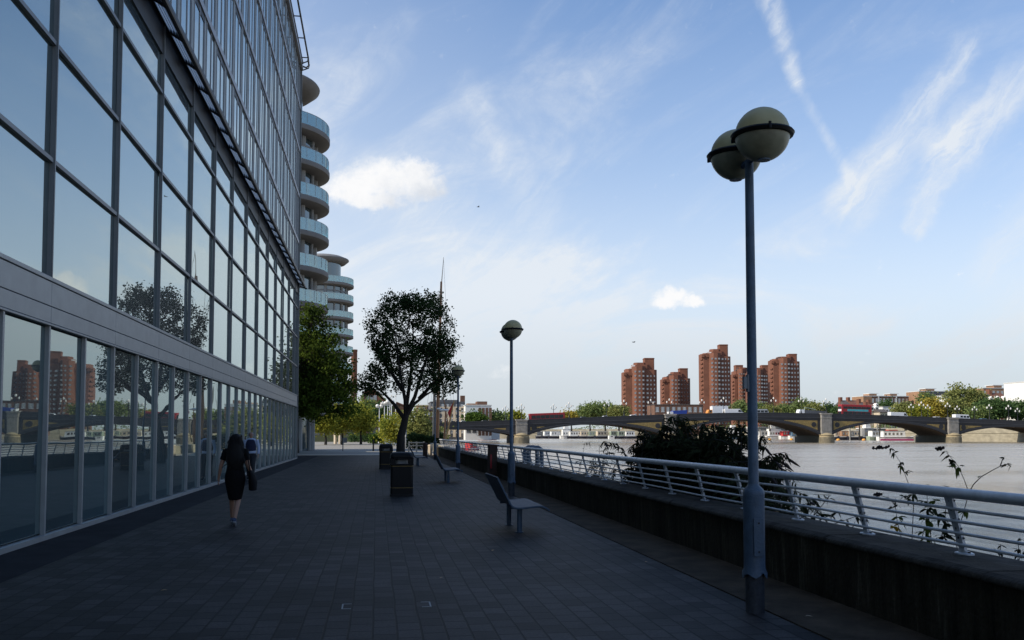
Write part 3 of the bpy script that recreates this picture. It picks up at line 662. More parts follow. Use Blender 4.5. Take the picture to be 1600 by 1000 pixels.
# upper storeys
fl = [11.5, 13.93, 16.95, 19.9, 22.74, 25.3]
for z in fl[1:5]:
    g = MB(OB); g.box(WX - .05, WX + .045, YS, YE + .02, z - .11, z + .10); g.build('spandrel', M['spandrel'], off)
g = MB(OB); g.box(WX - 19, WX + .16, YS, YE + .05, 25.3, 25.55); g.build('parapet', M['spandrel'], off)
for z0, z1 in zip(fl[:-1], fl[1:]):
    for bi, (y0, y1) in enumerate(zip(bays[:-1], bays[1:])):
        cy = (y0 + y1) / 2; Lb = y1 - y0; g = MB((WX, cy, z0)); p = Lb / 6.
        a, b_ = z0 + .1, z1 - .11
        def seg_(u0, u1, mi, x0, x1): g.cur = mi; g.box(WX + x0, WX + x1, y0 + u0 * Lb, y0 + u1 * Lb, a, b_)
        seg_(0, .22, 0, -.09, -.012); seg_(.22, .42, 0, -.09, -.014); seg_(.42, .535, 1, -.09, -.004); seg_(.555, .74, 0, -.09, -.012); seg_(.74, .89, 0, -.09, -.014); seg_(.89, .985, 1, -.09, .002); seg_(.535, .555, 3, -.09, -.03); seg_(.985, 1., 3, -.09, -.03)  # dark strips beside the green panels paint in deep shadow
        for u in (.22, .74): seg_(u - .006, u + .006, 2, -.05, .008)
        for u in (0, .42, .52, .89): seg_(u - .005, u + .007, 2, -.05, .014)
        g.cur = 3; g.box(WX - .05, WX + .004, y0 + .02 * Lb, y0 + .41 * Lb, b_ - .2, b_)
        g.build('upper_window', [M['glass_up'], M['panel_green'], M['spandrel'], M['frame_dark']], off, loc=(0, cy - 20, z0))
g = MB(OB); g.box(WX - .3, WX + .10, YE - .01, YE + .10, 0, 25.3); g.build('corner_post', M['frame'], off)
g = MB(OB)                                          # roof access rail
pts = [(WX + .55, 20, 25.75), (WX + .55, YE - 1, 25.75), (WX + .5, YE + .3, 25.75), (WX + .3, YE + .6, 25.72), (WX + .05, YE + .3, 25.7)]
g.tube(pts, .055, 8); g.tube([(WX + .15, 20, 25.75), (WX + .15, YE, 25.75)], .04, 6)
for k in range(14): y = YE - 1 - k * 3; g.tube([(WX - .2, y, 25.5), (WX + .1, y, 25.75), (WX + .55, y, 25.75)], .035, 6)
for y in (YE - 1, YE + .1): g.tube([(WX - .2, y, 25.2), (WX + .5, y, 25.5), (WX + .55, y, 25.75)], .04, 6)
g.build('roof_rail', M['frame_dark'], off, 40)

g = MB(OB); g.box(-44, -10.5, YE - .05, 77, -.5, 10.6); g.box(-44.2, -10.3, YE, 77.2, 10.6, 11); g.build('shade_block', M['metal_grey'], off)  # unseen block added behind the office to shade the corner tree
# glass lobby past the corner
v = gnd(470, 80); t = thing('glass_lobby', 'small dark glass lobby with a pale corner column past the office corner', 'building', v)
g = MB(v); X0 = v.x - 8; X1 = at(474, 676, 88).x; g.box(X0, X1 - .1, 76, 92, 0, 4.0); g.build('glazing', M['glass_low'], t)
g = MB(v); g.box(X0, X1 + .3, 75.6, 92.4, 4.0, 4.35); g.build('roof', M['conc'], t)
g = MB(v); p = gnd(476.5, 93); g.tube([p, p + Vector((0, 0, 4.0))], .16, 10); g.build('column', M['cream'], t)

# ------------------------------------------------------------------ round balcony towers
c1 = gnd(408, 86)
tw = thing('balcony_tower', 'nearer round apartment tower with stacked glass balconies above the office corner', 'apartment tower', c1, 0, 'round balcony apartment towers')
RB = 6.0; g = MB()
g.lathe([(4.55, 0), (4.55, 29.9), (3.4, 29.95), (3.4, 34.0)], n=48); g.build('drum', M['glass_tower'], tw, 40)
for k in range(16):
    a = R(k * 22.5 + 8); cx, cy = 4.62 * math.cos(a), 4.62 * math.sin(a); g = MB(); g.tube([(cx, cy, 0), (cx, cy, 29.8)], .16 if k % 2 else .28, 8); g.build('column', M['conc'], tw, 40)
for k in range(-4, 5):
    z = 16.05 + 3.22 * k
    if z < 2: continue
    g = MB(); g.lathe([(4.5, z), (4.9, z - .02), (RB - .35, z + .08), (RB - .04, z + .18), (RB, z + .26), (RB, z + .62), (RB - .10, z + .64), (4.5, z + .64)], n=64)
    b_ = g.build('balcony', M['soff'], tw, 40)
    g = MB(); g.lathe([(RB - .08, z + .64), (RB - .08, z + 1.72), (RB - .105, z + 1.72), (RB - .105, z + .64)], n=64); g.build('glass_rail', M['rail_glass'], b_, 40)
    g = MB(); g.lathe([(RB - .08, z + 1.72), (RB - .08, z + 1.76), (RB - .14, z + 1.76), (RB - .14, z + 1.72)], n=64)
    for q in range(32): a = R(q * 11.25); g.tube([((RB - .08) * math.cos(a), (RB - .08) * math.sin(a), z + .8), ((RB - .08) * math.cos(a), (RB - .08) * math.sin(a), z + 1.72)], .018, 4)
    g.build('handrail', M['metal_grey'], b_)
    if k in (2, 3, 1):
        a = R(-35 + 20 * k); g = MB(); x, y = 5.4 * math.cos(a), 5.4 * math.sin(a); g.ball((x, y, z + 1.1), .3, 8, 6); g.ball((x, y, z + 1.45), .4, 8, 6); g.build('planter', M['bark'], b_)
g = MB(); g.lathe([(3.2, 33.4), (4.2, 33.6), (4.95, 34.2), (5.0, 34.35), (4.9, 34.5), (3.6, 35.0), (1.2, 35.3), (.01, 35.35)], n=64); g.build('roof', M['soff'], tw, 40)
g = MB(); g.lathe([(4.7, 28.0), (4.72, 28.1), (4.7, 28.2)], n=48); g.build('ring_beam', M['conc'], tw)
copytree(tw, gnd(503, 184), 'farther round apartment tower with stacked glass balconies behind the dark tree').scale = (1, 1, 1.055)
# ------------------------------------------------------------------ trees
def limb(g, a, b, r0, r1, r, k=5, wob=.06):
    a, b = Vector(a), Vector(b); l = (b - a).length; pts = [a]
    for i in range(1, k): pts.append(a.lerp(b, i / k) + Vector((r.gauss(0, 1), r.gauss(0, 1), r.gauss(0, .5))) * l * wob)
    pts.append(b); g.tube(pts, [r0 + (r1 - r0) * i / k for i in range(k + 1)], 7); return pts
def crown_tree(name, label, loc, trunk, blobs, nleaf, size, m, seed, group=None, tips=60, spread=.5, limbs=None, shellb=.45):
    """trunk: (height, r); blobs: list of (x,y,z,rx,ry,rz) in local metres; leaves gather in clumps on twigs"""
    r = random.Random(seed); t = thing(name, label, 'tree', loc, 0, group)
    tw_ = MB(); hgt, r0 = trunk
    base = [Vector((0, 0, -.1)), Vector((r0 * .1, 0, hgt * .3)), Vector((-r0 * .2, r0 * .2, hgt * .7)), Vector((0, 0, hgt))]
    tw_.tube(base, [r0 * 1.35, r0 * 1.02, r0 * .9, r0 * .8], 10)
    lf = MB(); tot = sum(b[3] * b[4] * b[5] for b in blobs); top = Vector((0, 0, hgt))
    for bi, (x, y, z, rx, ry, rz) in enumerate(blobs):
        c = Vector((x, y, z)); share = rx * ry * rz / tot
        start = top if bi == 0 else top + (c - top) * .05
        pts = limb(tw_, start, c, r0 * .62, r0 * .2, r, 5, .05)
        nt_ = max(6, int(tips * share)); per = max(3, int(nleaf * share / nt_))
        for k in range(nt_):
            while True:
                d = Vector((r.uniform(-1, 1), r.uniform(-1, 1), r.uniform(-1, 1)))
                if .05 < d.length < 1: break
            d = d.normalized() * (d.length ** shellb) * r.uniform(.82, 1.10); tip = c + Vector((d.x * rx, d.y * ry, d.z * rz))
            if k % 3 == 0: limb(tw_, pts[r.randint(1, 4)], tip, r0 * .16, r0 * .04, r, 3, .08)
            cs = size * spread * r.uniform(2.2, 5.)
            for _ in range(per):
                o_ = Vector((r.gauss(0, .5), r.gauss(0, .5), r.gauss(0, .36))) * cs
                lf.leafquad(tip + o_, size * r.uniform(.7, 1.35), r)
    tw_.build('trunk', M['bark'], t, 50); lf.build('crown', M[m], t)
    return t
def pxblobs(lst, D, loc, depth=1.):
    out = []
    for px, py, rx, ry in lst:
        v = at(px, py, D); s = D / F; out.append((v.x - loc.x, v.y - loc.y + rnd.uniform(-.3, .3) * rx * s * depth, v.z - loc.z, rx * s, rx * s * depth, ry * s))
    return out
# the leafy promenade tree, limbs drawn where they show
D = 52.; loc = gnd(629, D); t = thing('leafy_tree', 'dark leafy tree with a forked trunk behind the nearer litter bin', 'tree', loc)
r = random.Random(11); g = MB(loc); s = D / F
def P(px, py, dd=0.): return at(px, py, D + dd)
g.tube([P(626, 730), P(626, 715), P(626, 700), P(627, 680), P(631, 664), P(634, 650)], [.33, .28, .25, .225, .2, .18], 10)
for a in ([(634, 652, 0), (646, 632, .3), (664, 618, .8), (684, 606, 1.4)], [(634, 650, 0), (633, 625, -.3), (628, 600, -.6), (622, 560, -1), (618, 520, -1.2)], [(634, 648, 0), (648, 620, -.4), (660, 580, -.6), (672, 540, -.8), (680, 510, -.6)],
          [(634, 640, 0), (640, 600, .5), (644, 560, .9), (646, 500, 1.2)], [(632, 655, 0), (616, 632, .4), (600, 615, .5), (584, 602, .2)], [(629, 610, -.5), (610, 580, -.2), (596, 560, 0), (588, 530, .4)], [(655, 623, .5), (676, 600, 0), (700, 586, -.4)]):
    pts = [P(*q) for q in a]; g.tube(pts, [(.13 if i == 0 else .13 - .1 * i / (len(pts) - 1)) for i in range(len(pts))], 7)
lf = MB(loc)
for (px, py, rx, ry, nt_) in ((640, 520, 58, 56, 150), (605, 520, 30, 40, 48), (672, 520, 36, 48, 60), (690, 570, 24, 32, 42), (590, 592, 24, 24, 40), (640, 570, 62, 40, 95), (694, 603, 20, 16, 22), (660, 480, 40, 22, 34), (622, 478, 30, 18, 24), (612, 568, 26, 24, 26), (575, 603, 13, 11, 12), (568, 596, 7, 8, 5), (700, 545, 16, 20, 18), (588, 530, 14, 18, 16), (650, 600, 40, 12, 12), (582, 500, 8, 10, 6), (708, 590, 9, 12, 7), (668, 468, 14, 10, 9), (612, 466, 10, 9, 7)):
    c = P(px, py)
    for k in range(int(nt_ * .70)):
        while True:
            d = Vector((r.uniform(-1, 1), r.uniform(-1, 1), r.uniform(-1, 1)))
            if .1 < d.length < 1: break
        d = d.normalized() * d.length ** .5; tip = c + Vector((d.x * rx * s, d.y * rx * s, d.z * ry * s))
        if k % 4 == 0: limb(g, c.lerp(tip, .25) - Vector((0, 0, .2)), tip, .03, .008, r, 3, .08)
        tw_ = Vector((d.x, d.y, abs(d.z) * .7 + .5)).normalized()
        for j in range(50):
            lf.leafquad(tip + tw_ * r.uniform(-.30, .34) + Vector((r.gauss(0, .125), r.gauss(0, .13), r.gauss(0, .11))), r.uniform(.08, .17), r)
for px in [585 + 3.2 * q for q in range(40)]:                       # upright sprays that break the outline
    yt = 540 - 78 * math.sqrt(max(.02, 1 - ((px - 644) / 72) ** 2)) + r.uniform(-12, 10); b0 = P(px, yt + 22, r.uniform(-1, 1)); tp = P(px + r.uniform(-4, 4), yt)
    limb(g, b0, tp, .02, .006, r, 3, .05)
    for j in range(13): lf.leafquad(b0.lerp(tp, r.random()) + Vector((r.gauss(0, .06), r.gauss(0, .06), r.gauss(0, .04))), r.uniform(.10, .17), r)
g.build('trunk', M['bark'], t, 50); lf.build('crown', M['leaf_dark'], t)

D = 76.; loc = gnd(461, D)
crown_tree('plane_tree', 'big dark spreading tree at the office corner below the round tower', loc, (3.2, .28),
           pxblobs([(485, 575, 40, 60), (486, 505, 22, 34), (507, 555, 28, 34), (518, 598, 38, 34), (470, 540, 30, 56), (505, 632, 48, 22), (470, 610, 50, 40), (538, 604, 18, 20), (492, 488, 16, 16), (545, 618, 14, 18), (526, 560, 20, 16), (535, 642, 26, 14), (512, 520, 16, 16)], D, loc), 17000, .24, 'leaf_plane', 21, tips=560, spread=.8)
D = 128.
for i, (px, lab, bl) in enumerate([(505, 'yellow green tree below the big dark tree, nearest the white post', [(505, 657, 22, 19), (490, 658, 14, 14)]), (531, 'yellow green tree below the dark tree, beside two pale trunks', [(530, 656, 24, 22), (547, 650, 16, 18)]), (560, 'golden green tree right of the other low yellow trees', [(561, 652, 20, 22), (572, 662, 12, 14)])]):
    loc = gnd(px + 4, D + i * 3); crown_tree('yellow_tree', lab, loc, (2.2, .16), pxblobs(bl, D + i * 3, loc), 4200, .30, 'leaf_yel', 30 + i, 'low yellow trees on the plaza', 200, .8)
D = 178.; loc = gnd(597, D)
crown_tree('dark_tree', 'dark rounded tree below the gabled brick building', loc, (2, .3), pxblobs([(592, 645, 20, 16), (604, 650, 10, 14), (578, 650, 16, 14)], D, loc), 2600, .45, 'leaf_green', 40, tips=120, spread=.9)
loc = gnd(573, 200); crown_tree('pale_tree', 'soft grey green tree left of the dark rounded tree', loc, (2, .3), pxblobs([(568, 640, 14, 18), (556, 650, 16, 16)], 200, loc), 1400, .5, 'leaf_soft', 41, tips=80, spread=.9)
for i, (px, lab, D, bl, nl) in enumerate([(622, 'golden willow behind the forked tree trunk', 118, [(620, 668, 20, 20), (604, 672, 12, 18)], 2400), (655, 'tall golden green willow left of the farthest globe lamp', 112, [(652, 660, 20, 22), (662, 672, 18, 14), (640, 672, 14, 16)], 3000), (680, 'low golden bush below the end of the bridge', 120, [(682, 678, 12, 9), (672, 676, 10, 10)], 1200)]):
    loc = gnd(px, D); crown_tree('willow', lab, loc, (1.2, .2), pxblobs(bl, D, loc), nl, .30, 'leaf_olive' if i else 'leaf_yel', 50 + i, 'golden trees along the quay', 150, .9)
def hedge(label, px0, px1, D, h_, m, seed, nl=2200, sz=.22, dep=1.6):
    a, b = gnd(px0, D), gnd(px1, D); c = (a + b) / 2; t = thing('hedge', label, 'hedge', c); r = random.Random(seed); g = MB(c); d = b - a
    for _ in range(nl):
        q = a + d * r.random() + Vector((0, r.uniform(0, dep), 0)); q.z = h_ * (r.random() ** .7) * (1 + .12 * math.sin(q.x * 2.1)); g.leafquad(q, sz * r.uniform(.7, 1.3), r)
    g.build('foliage', M[m], t); g = MB(c)
    for k in range(8): q = a + d * ((k + .5) / 8) + Vector((0, dep / 2, 0)); g.tube([q, q + Vector((.05, 0, h_ * .8))], .05, 6)
    g.build('stems', M['bark'], t)
hedge('long dark hedge along the quay behind the farthest bench', 637, 694, 92, 1.45, 'leaf_dark', 61)
hedge('small clipped green hedge among the plaza lamps', 577, 600, 140, 1.5, 'leaf_mid', 62, 900, .3)
# fence rails before the hedge
v = gnd(655, 80); t = thing('quay_fence', 'low pale timber fence in front of the dark hedge', 'fence', v)
for z in (.55, .8): g = MB(v); a, b = gnd(638, 80, z), gnd(663, 80, z); g.tube([a, b], .05, 6); g.build('rail', M['pale_wood'], t)
for px in (639, 651, 662): g = MB(v); a = gnd(px, 80); g.tube([a, a + Vector((0, 0, .9))], .07, 6); g.build('post', M['pale_wood'], t)

# ------------------------------------------------------------------ plaza furniture
def plaza_lamp(label, px, D, h_, first=[]):
    v = gnd(px, D)
    if first: return copytree(first[0], v, label, s=h_ / 6.)
    t = thing('plaza_lamp', label, 'street lamp', v, 0, 'globe lamps on the plaza'); first.append(t)
    g = MB(); g.lathe([(.17, 0), (.17, 1.2), (.07, 1.3), (.055, 5.6), (.04, 5.8)], n=10); g.build('pole', M['louvre'], t, 40)
    for sy in (-.32, .32): g = MB(); g.ball((sy, 0, 6), .3, 14, 10); g.lathe([(.31, 5.98), (.35, 6), (.31, 6.03)], (sy, 0), 14); g.build('globe', M['globe_white'], t, 40)
    g = MB(); g.tube([(-.32, 0, 5.72), (.32, 0, 5.72)], .05, 6); g.build('arm', M['louvre'], t)
    return t
for a in (('plaza globe lamp left of the others, below the brick gable', 592.5, 150, 5.8), ('plaza globe lamp in the middle of its cluster', 600.5, 143, 6.2), ('tallest plaza globe lamp, next to the flagpoles', 605.5, 136, 6.0), ('small distant plaza globe lamp by the dark rounded tree', 587, 190, 4.9), ('plaza globe lamp seen just left of the tree trunk', 609, 133, 6.1)): plaza_lamp(*a)
for px, lab in ((611.5, 'slim pale flagpole left of its twin, by the plaza lamps'), (618, 'slim pale flagpole nearest the forked tree trunk')):
    v = gnd(px, 138); t = thing('flagpole', lab, 'flagpole', v); g = MB(); g.lathe([(.16, 0), (.15, 1.0), (.07, 1.1), (.05, 7.1)], n=10); g.build('pole', M['louvre'], t, 40); g = MB(); g.ball((0, 0, 7.15), .1, 8, 6); g.build('finial', M['cream'], t)
v = gnd(634, 100); t = thing('flagpole', 'pale blue post standing right behind the forked tree trunk', 'post', v); g = MB(); g.lathe([(.2, 0), (.2, 1.1), (.09, 1.25), (.07, 4.)], n=10); g.build('pole', M['metal_grey'], t, 40)
v = gnd(536, 84); t = thing('sign_post', 'small grey sign panel on a thin post on the plaza', 'sign', v); g = MB(); g.tube([(0, 0, 0), (0, 0, 1.2)], .05, 8); g.build('post', M['frame'], t); g = MB(); g.box(.03, .36, -.02, .02, .75, 1.22); g.build('panel', M['frame'], t)
v = gnd(583.5, 84); t = thing('bollard', 'single dark bollard on the plaza left of the litter bins', 'bollard', v); g = MB(); g.lathe([(.07, 0), (.07, .82), (.085, .84), (.08, .92), (.03, .96)], n=12); g.build('post', M['frame_dark'], t, 40)
v = gnd(484, 121); t = thing('white_post', 'white square marker post beyond the office corner', 'post', v); g = MB(); g.box(-.28, .28, -.28, .28, 0, 2.2); g.build('shaft', M['white'], t); g = MB(); g.box(-.32, .32, -.32, .32, 2.2, 2.3); g.build('cap', M['cream'], t)
for px, lab in ((524, 'pale square stone post under the yellow tree, left of a pair'), (531, 'pale square stone post under the yellow tree, right of a pair')):
    v = gnd(px, 139); g = MB(v); g.lathe([(.24, 0), (.24, 1.35), (.28, 1.37), (.28, 1.5), (.1, 1.6)], (v.x, v.y), 4); o = g.build('gate_post', M['cream']); o.location = v; tag(o, lab, 'post', 'stone posts under the yellow trees')
# podium behind the yellow trees
v = gnd(540, 172); t = thing('brick_podium', 'low dark brick podium with openings behind the yellow trees', 'building', v)
a, b = gnd(478, 172), gnd(592, 172); g = MB(v); g.box(a.x, b.x, a.y, a.y + 6, 0, 3.2); g.build('wall', M['brick_d'], t)
g = MB(v); g.box(a.x - .3, b.x + .3, a.y - .4, a.y + 6, 3.2, 3.5); g.build('coping', M['frame_dark'], t)
for k in range(6): x = a.x + 1 + k * 2.1; g = MB(v); g.box(x, x + 1.5, a.y - .04, a.y + .1, .3, 2.6); g.build('window', M['win_far'], t)
hedge('dark shrubs at the foot of the brick podium', 545, 590, 165, 1.5, 'leaf_green', 63, 900, .35)
# chimney and gabled brick building
v = gnd(552.5, 250); t = thing('chimney_stack', 'tall round brick chimney beside the farther round tower', 'chimney', v)
g = MB(); g.lathe([(.85, 0), (.82, 14.5)], n=20); g.build('lower_shaft', M['brick_d'], t, 40); g = MB(); g.lathe([(.83, 14.5), (.80, 23.6), (.86, 23.7), (.86, 24.2)], n=20); g.build('upper_shaft', M['brick'], t, 40)
D = 235.; v = gnd(590, D); t = thing('gabled_building', 'red brick building with a stepped gable behind the plaza trees', 'building', v)
ol = [(565, 690), (565, 622), (571, 617), (571, 613), (580, 608), (588, 613), (588, 617), (604, 629), (604, 690)]
g = MB(v); n = len(ol); p3 = [at(px, py, D) for px, py in ol]; g.ext([(q.x, max(q.z, -.5)) for q in p3], v.y, v.y + 22); g.build('wall', M['brick'], t)
g = MB(v); q0 = [at(px, py, D) for px, py in ((564, 621), (571, 612), (580, 606.6), (588.5, 612), (605, 628))]
g.ext([(q.x, q.z) for q in q0] + [(q.x, q.z + .25) for q in q0[::-1]], v.y - .3, v.y + 22.3); g.build('roof', M['roof_r'], t)
for px in (574, 580, 586): q = at(px, 620, D); g = MB(v); g.box(q.x - .4, q.x + .4, v.y - .06, v.y + .1, q.z - .9, q.z + .4); g.build('window', M['win_far'], t)
v = gnd(625, 260); t = thing('brick_warehouse', 'low brick warehouse seen past the forked tree trunk', 'building', v)
p3 = [at(px, py, 260) for px, py in ((607, 690), (607, 641), (620, 630), (640, 638), (640, 690))]
g = MB(v); g.ext([(q.x, max(-.5, q.z)) for q in p3], v.y, v.y + 20); g.build('wall', M['brick_d'], t); g = MB(v); q0 = p3[1:4]; g.ext([(q.x, q.z + .05) for q in q0] + [(q.x, q.z + .4) for q in q0[::-1]], v.y - .2, v.y + 20.2); g.build('roof', M['roof_r'], t)

# ------------------------------------------------------------------ sailing barge behind the railing
D = 92.; v = gnd(684, D, WZ); v.x = max(v.x, 7.4); t = thing('sailing_barge', 'moored sailing barge whose tall masts rise behind the railing', 'boat', v)
g = MB(); L_ = 15; rings = []
hull = [(-L_ / 2, .4, 1.2), (-L_ / 2 + 1.5, 1.3, 1.0), (-2, 1.7, .8), (3, 1.6, .85), (L_ / 2 - 1.5, .9, 1.15), (L_ / 2, .06, 1.5)]
vs = []; fs = []
for y, w_, z in hull: vs += [(-w_, y, z), (-w_ * .75, y, -.3), (w_ * .75, y, -.3), (w_, y, z)]
for i in range(5): fs += [(i * 4 + k, i * 4 + k + 1, i * 4 + 5 + k, i * 4 + 4 + k) for k in range(3)] + [(i * 4 + 3, i * 4, i * 4 + 4, i * 4 + 7)]
fs += [(0, 3, 2, 1), (20, 21, 22, 23)]; g.add(vs, fs); g.build('hull', M['navyhull'], t)
g = MB(); g.box(-.9, .9, -5, -1.5, .8, 1.6); g.build('cabin', M['wood'], t)
g = MB()
def BP(px, py, dd=0): q = at(px, py, D + dd); return q - v
def spar(nm, a, b, r0, r1, m_): g = MB(); g.tube([BP(*a), BP(*b)], [r0, r1], 8); g.build(nm, M[m_], t, 40)
spar('mast', (683, 684, -1), (689.5, 440, -1), .20, .10, 'wood'); spar('topmast', (689.2, 452, -1), (693.2, 402, -1), .055, .02, 'pale_wood')
spar('mast', (678, 684, 1.5), (679.5, 560, 1.5), .17, .11, 'pale_wood'); spar('sprit', (696, 690, -3), (709.5, 626, -3), .09, .05, 'wood_y'); spar('boom', (694, 690, -2), (697, 632, -2), .10, .06, 'wood')
spar('spar', (701, 668, 1), (691, 610, 1), .06, .04, 'wood')
g = MB()
for a, b in (((689, 445, -1), (672, 690, -5)), ((689, 445, -1), (712, 650, 3)), ((689.4, 450, -1), (706, 640, -5)), ((689, 470, -1), (660, 690, 3)), ((679.5, 562, 1.5), (668, 690, 4)), ((693, 404, -1), (701, 560, -4))): g.tube([BP(*a), BP(*b)], .012, 4)
g.build('rigging', M['rope'], t)
g = MB(); a = BP(703.5, 655, -3); b = BP(709, 629, -3); g.add([a, a.lerp(b, .6) + Vector((-.45, 0, -.35)), b + Vector((-.15, 0, -.1)), b, a + Vector((0, .03, 0)), a.lerp(b, .6) + Vector((-.45, .03, -.35)), b + Vector((-.15, .03, -.1)), b + Vector((0, .03, 0))], [(0, 1, 2, 3), (4, 7, 6, 5), (0, 4, 5, 1), (1, 5, 6, 2), (2, 6, 7, 3), (3, 7, 4, 0)]); g.build('furled_pennant', M['redcloth'], t)
g = MB(); a = BP(694, 641, -2); g.ball((a.x, a.y, a.z), .22, 10, 8, 2.4, 1, .6); g.ball((a.x - .5, a.y, a.z + .15), .14, 8, 6, 1.6, 1, .7); g.build('furled_sail', M['white'], t)
# ------------------------------------------------------------------ arched bridge
YF, YB = 270., 286.
BO = (110, 278, WZ); br = thing('arch_bridge', 'long dark painted arch bridge on stone piers crossing the river', 'bridge', BO)
piers = [42.4, 87.9, 137.9, 180.6]; ends = [5.5, 219.]
prof = [(-6, 4.1), (5.5, 4.35), (20.7, 4.8), (42.4, 5.5), (65, 6.45), (87.9, 7.3), (108.9, 8.0), (137.9, 7.75), (160, 7.15), (180.6, 6.4), (205, 5.65), (219, 5.2), (300, 3.6)]
def top(x):
    for (a, za), (b, zb) in zip(prof[:-1], prof[1:]):
        if a <= x <= b: return za + (zb - za) * (x - a) / (b - a)
    return prof[0][1] if x < prof[0][0] else prof[-1][1]
def tops(x): return sum(top(x + d) for d in (-14, -9, -5, 0, 5, 9, 14)) / 7
HW = 1.75
xs = [-6 + i * 4.5 for i in range(69)]
def strip(name, m, y0, y1, d0, d1, xa=-6, xb=300, nst=70, x_=None):
    g = MB(BO); n = nst
    X = [xa + (xb - xa) * i / n for i in range(n + 1)]
    for a, b in zip(X[:-1], X[1:]):
        ta, tb = tops(a), tops(b)
        g.add([(a, y0, ta + d0), (b, y0, tb + d0), (b, y1, tb + d0), (a, y1, ta + d0), (a, y0, ta + d1), (b, y0, tb + d1), (b, y1, tb + d1), (a, y1, ta + d1)], [(0, 3, 2, 1), (4, 5, 6, 7), (0, 1, 5, 4), (2, 3, 7, 6)])
    return g.build(name, m, br)
strip('road_deck', M['road'], YF + .35, YB - .35, -1.75, -1.2)
for y0, y1 in ((YF, YF + .34), (YB - .34, YB)):
    p_ = strip('parapet', M['bridge'], y0, y1, -1.2, -.12); strip('handrail', M['bridge2'], y0 - .06, y1 + .06, -.12, 0.)
strip('cornice', M['bridge2'], YF - .22, YF + .34, -1.42, -1.2); strip('fascia_beam', M['bridge'], YF - .05, YF + .34, -2.05, -1.42)
edges = [ends[0]] + piers + [ends[1]]
for si, (pa, pb) in enumerate(zip(edges[:-1], edges[1:])):
    a = pa + (HW if si else 0); b = pb - (HW if si < 4 else 0); c = (a + b) / 2; hw = (b - a) / 2; n = 28
    zs = .75; crown = min(tops(c) - 2.25, tops(a) + 1.5 - 2.2 if False else tops(c) - 2.25)
    def zi(x): return zs + (crown - zs) * (1 - ((x - c) / hw) ** 2) ** .82 if abs(x - c) < hw else zs
    X = [a + (b - a) * i / n for i in range(n + 1)]
    g = MB(BO); th0 = .55
    for u, v_ in zip(X[:-1], X[1:]):
        zu, zv = zi(u), zi(v_); tu = .55 + .45 * ((u - c) / hw) ** 2; tv = .55 + .45 * ((v_ - c) / hw) ** 2
        g.cur = 0; g.add([(u, YF - .16, zu), (v_, YF - .16, zv), (v_, YF - .16, zv + tv), (u, YF - .16, zu + tu), (u, YF + .6, zu), (v_, YF + .6, zv), (v_, YF + .6, zv + tv), (u, YF + .6, zu + tu)], [(0, 1, 2, 3), (3, 2, 6, 7), (0, 4, 5, 1)])
        g.cur = 1; g.add([(u, YF - .2, zu + tu * .72), (v_, YF - .2, zv + tv * .72), (v_, YF - .2, zv + tv), (u, YF - .2, zu + tu), (u, YF - .1, zu + tu), (v_, YF - .1, zv + tv)], [(0, 1, 2, 3), (3, 2, 5, 4)])
    ar = g.build('arch_rib', [M['bridge'], M['bridge2']], br)
    g = MB(BO)
    for u, v_ in zip(X[:-1], X[1:]): zu, zv = zi(u) + .12, zi(v_) + .12; g.add([(u, YF + .5, zu), (v_, YF + .5, zv), (v_, YB, zv), (u, YB, zu), (u, YB, tops(u) - 1.7), (v_, YB, tops(v_) - 1.7)], [(0, 3, 2, 1), (3, 4, 5, 2)])
    for k in range(7):
        y = YF + 1.8 + k * 2.1
        for u, v_ in zip(X[:-1], X[1:]): g.add([(u, y, zi(u)), (v_, y, zi(v_)), (v_, y + .4, zi(v_)), (u, y + .4, zi(u)), (u, y, zi(u) + .3), (v_, y, zi(v_) + .3), (v_, y + .4, zi(v_) + .3), (u, y + .4, zi(u) + .3)], [(0, 3, 2, 1), (0, 1, 5, 4), (2, 3, 7, 6)])
    g.build('soffit', M['soffit'], br)
    g = MB(BO)
    for u, v_ in zip(X[:-1], X[1:]): g.add([(u, YF + .02, zi(u) + .2), (v_, YF + .02, zi(v_) + .2), (v_, YF + .02, tops(v_) - 1.9), (u, YF + .02, tops(u) - 1.9)], [(0, 1, 2, 3)])
    g.build('spandrel_wall', M['bridge'], br)
    for sgn in (-1, 1):                             # gold lattice in the corner of the spandrel
        e0 = a if sgn < 0 else b; g = MB(BO); K = 10; span = hw * .52; up = []; lo = []
        for i in range(K + 1):
            x = e0 - sgn * (.9 + span * i / K); zt = tops(x) - 2.25; zl = zi(x) + .62 + .45 * ((x - c) / hw) ** 2 + .12
            if zl < zt - .02: up.append((x, zt)); lo.append((x, zl))
        for i in range(len(up) - 1): g.add([(lo[i][0], YF - .04, lo[i][1]), (lo[i + 1][0], YF - .04, lo[i + 1][1]), (up[i + 1][0], YF - .04, up[i + 1][1]), (up[i][0], YF - .04, up[i][1]), (lo[i][0], YF + .03, lo[i][1]), (lo[i + 1][0], YF + .03, lo[i + 1][1]), (up[i + 1][0], YF + .03, up[i + 1][1]), (up[i][0], YF + .03, up[i][1])], [(0, 1, 2, 3), (3, 2, 6, 7), (0, 4, 5, 1)])
        if len(up) > 2:
            gp = g.build('spandrel_panel', M['gold'], br); g = MB(BO); x = e0 - sgn * 2.1; zc_ = (tops(x) - 2.25 + zi(x) + 1.2) / 2 - .05
            g.tube([(x, YF - .14, zc_), (x, YF - .02, zc_)], .78, 16); g.build('roundel', M['bridge'], gp)
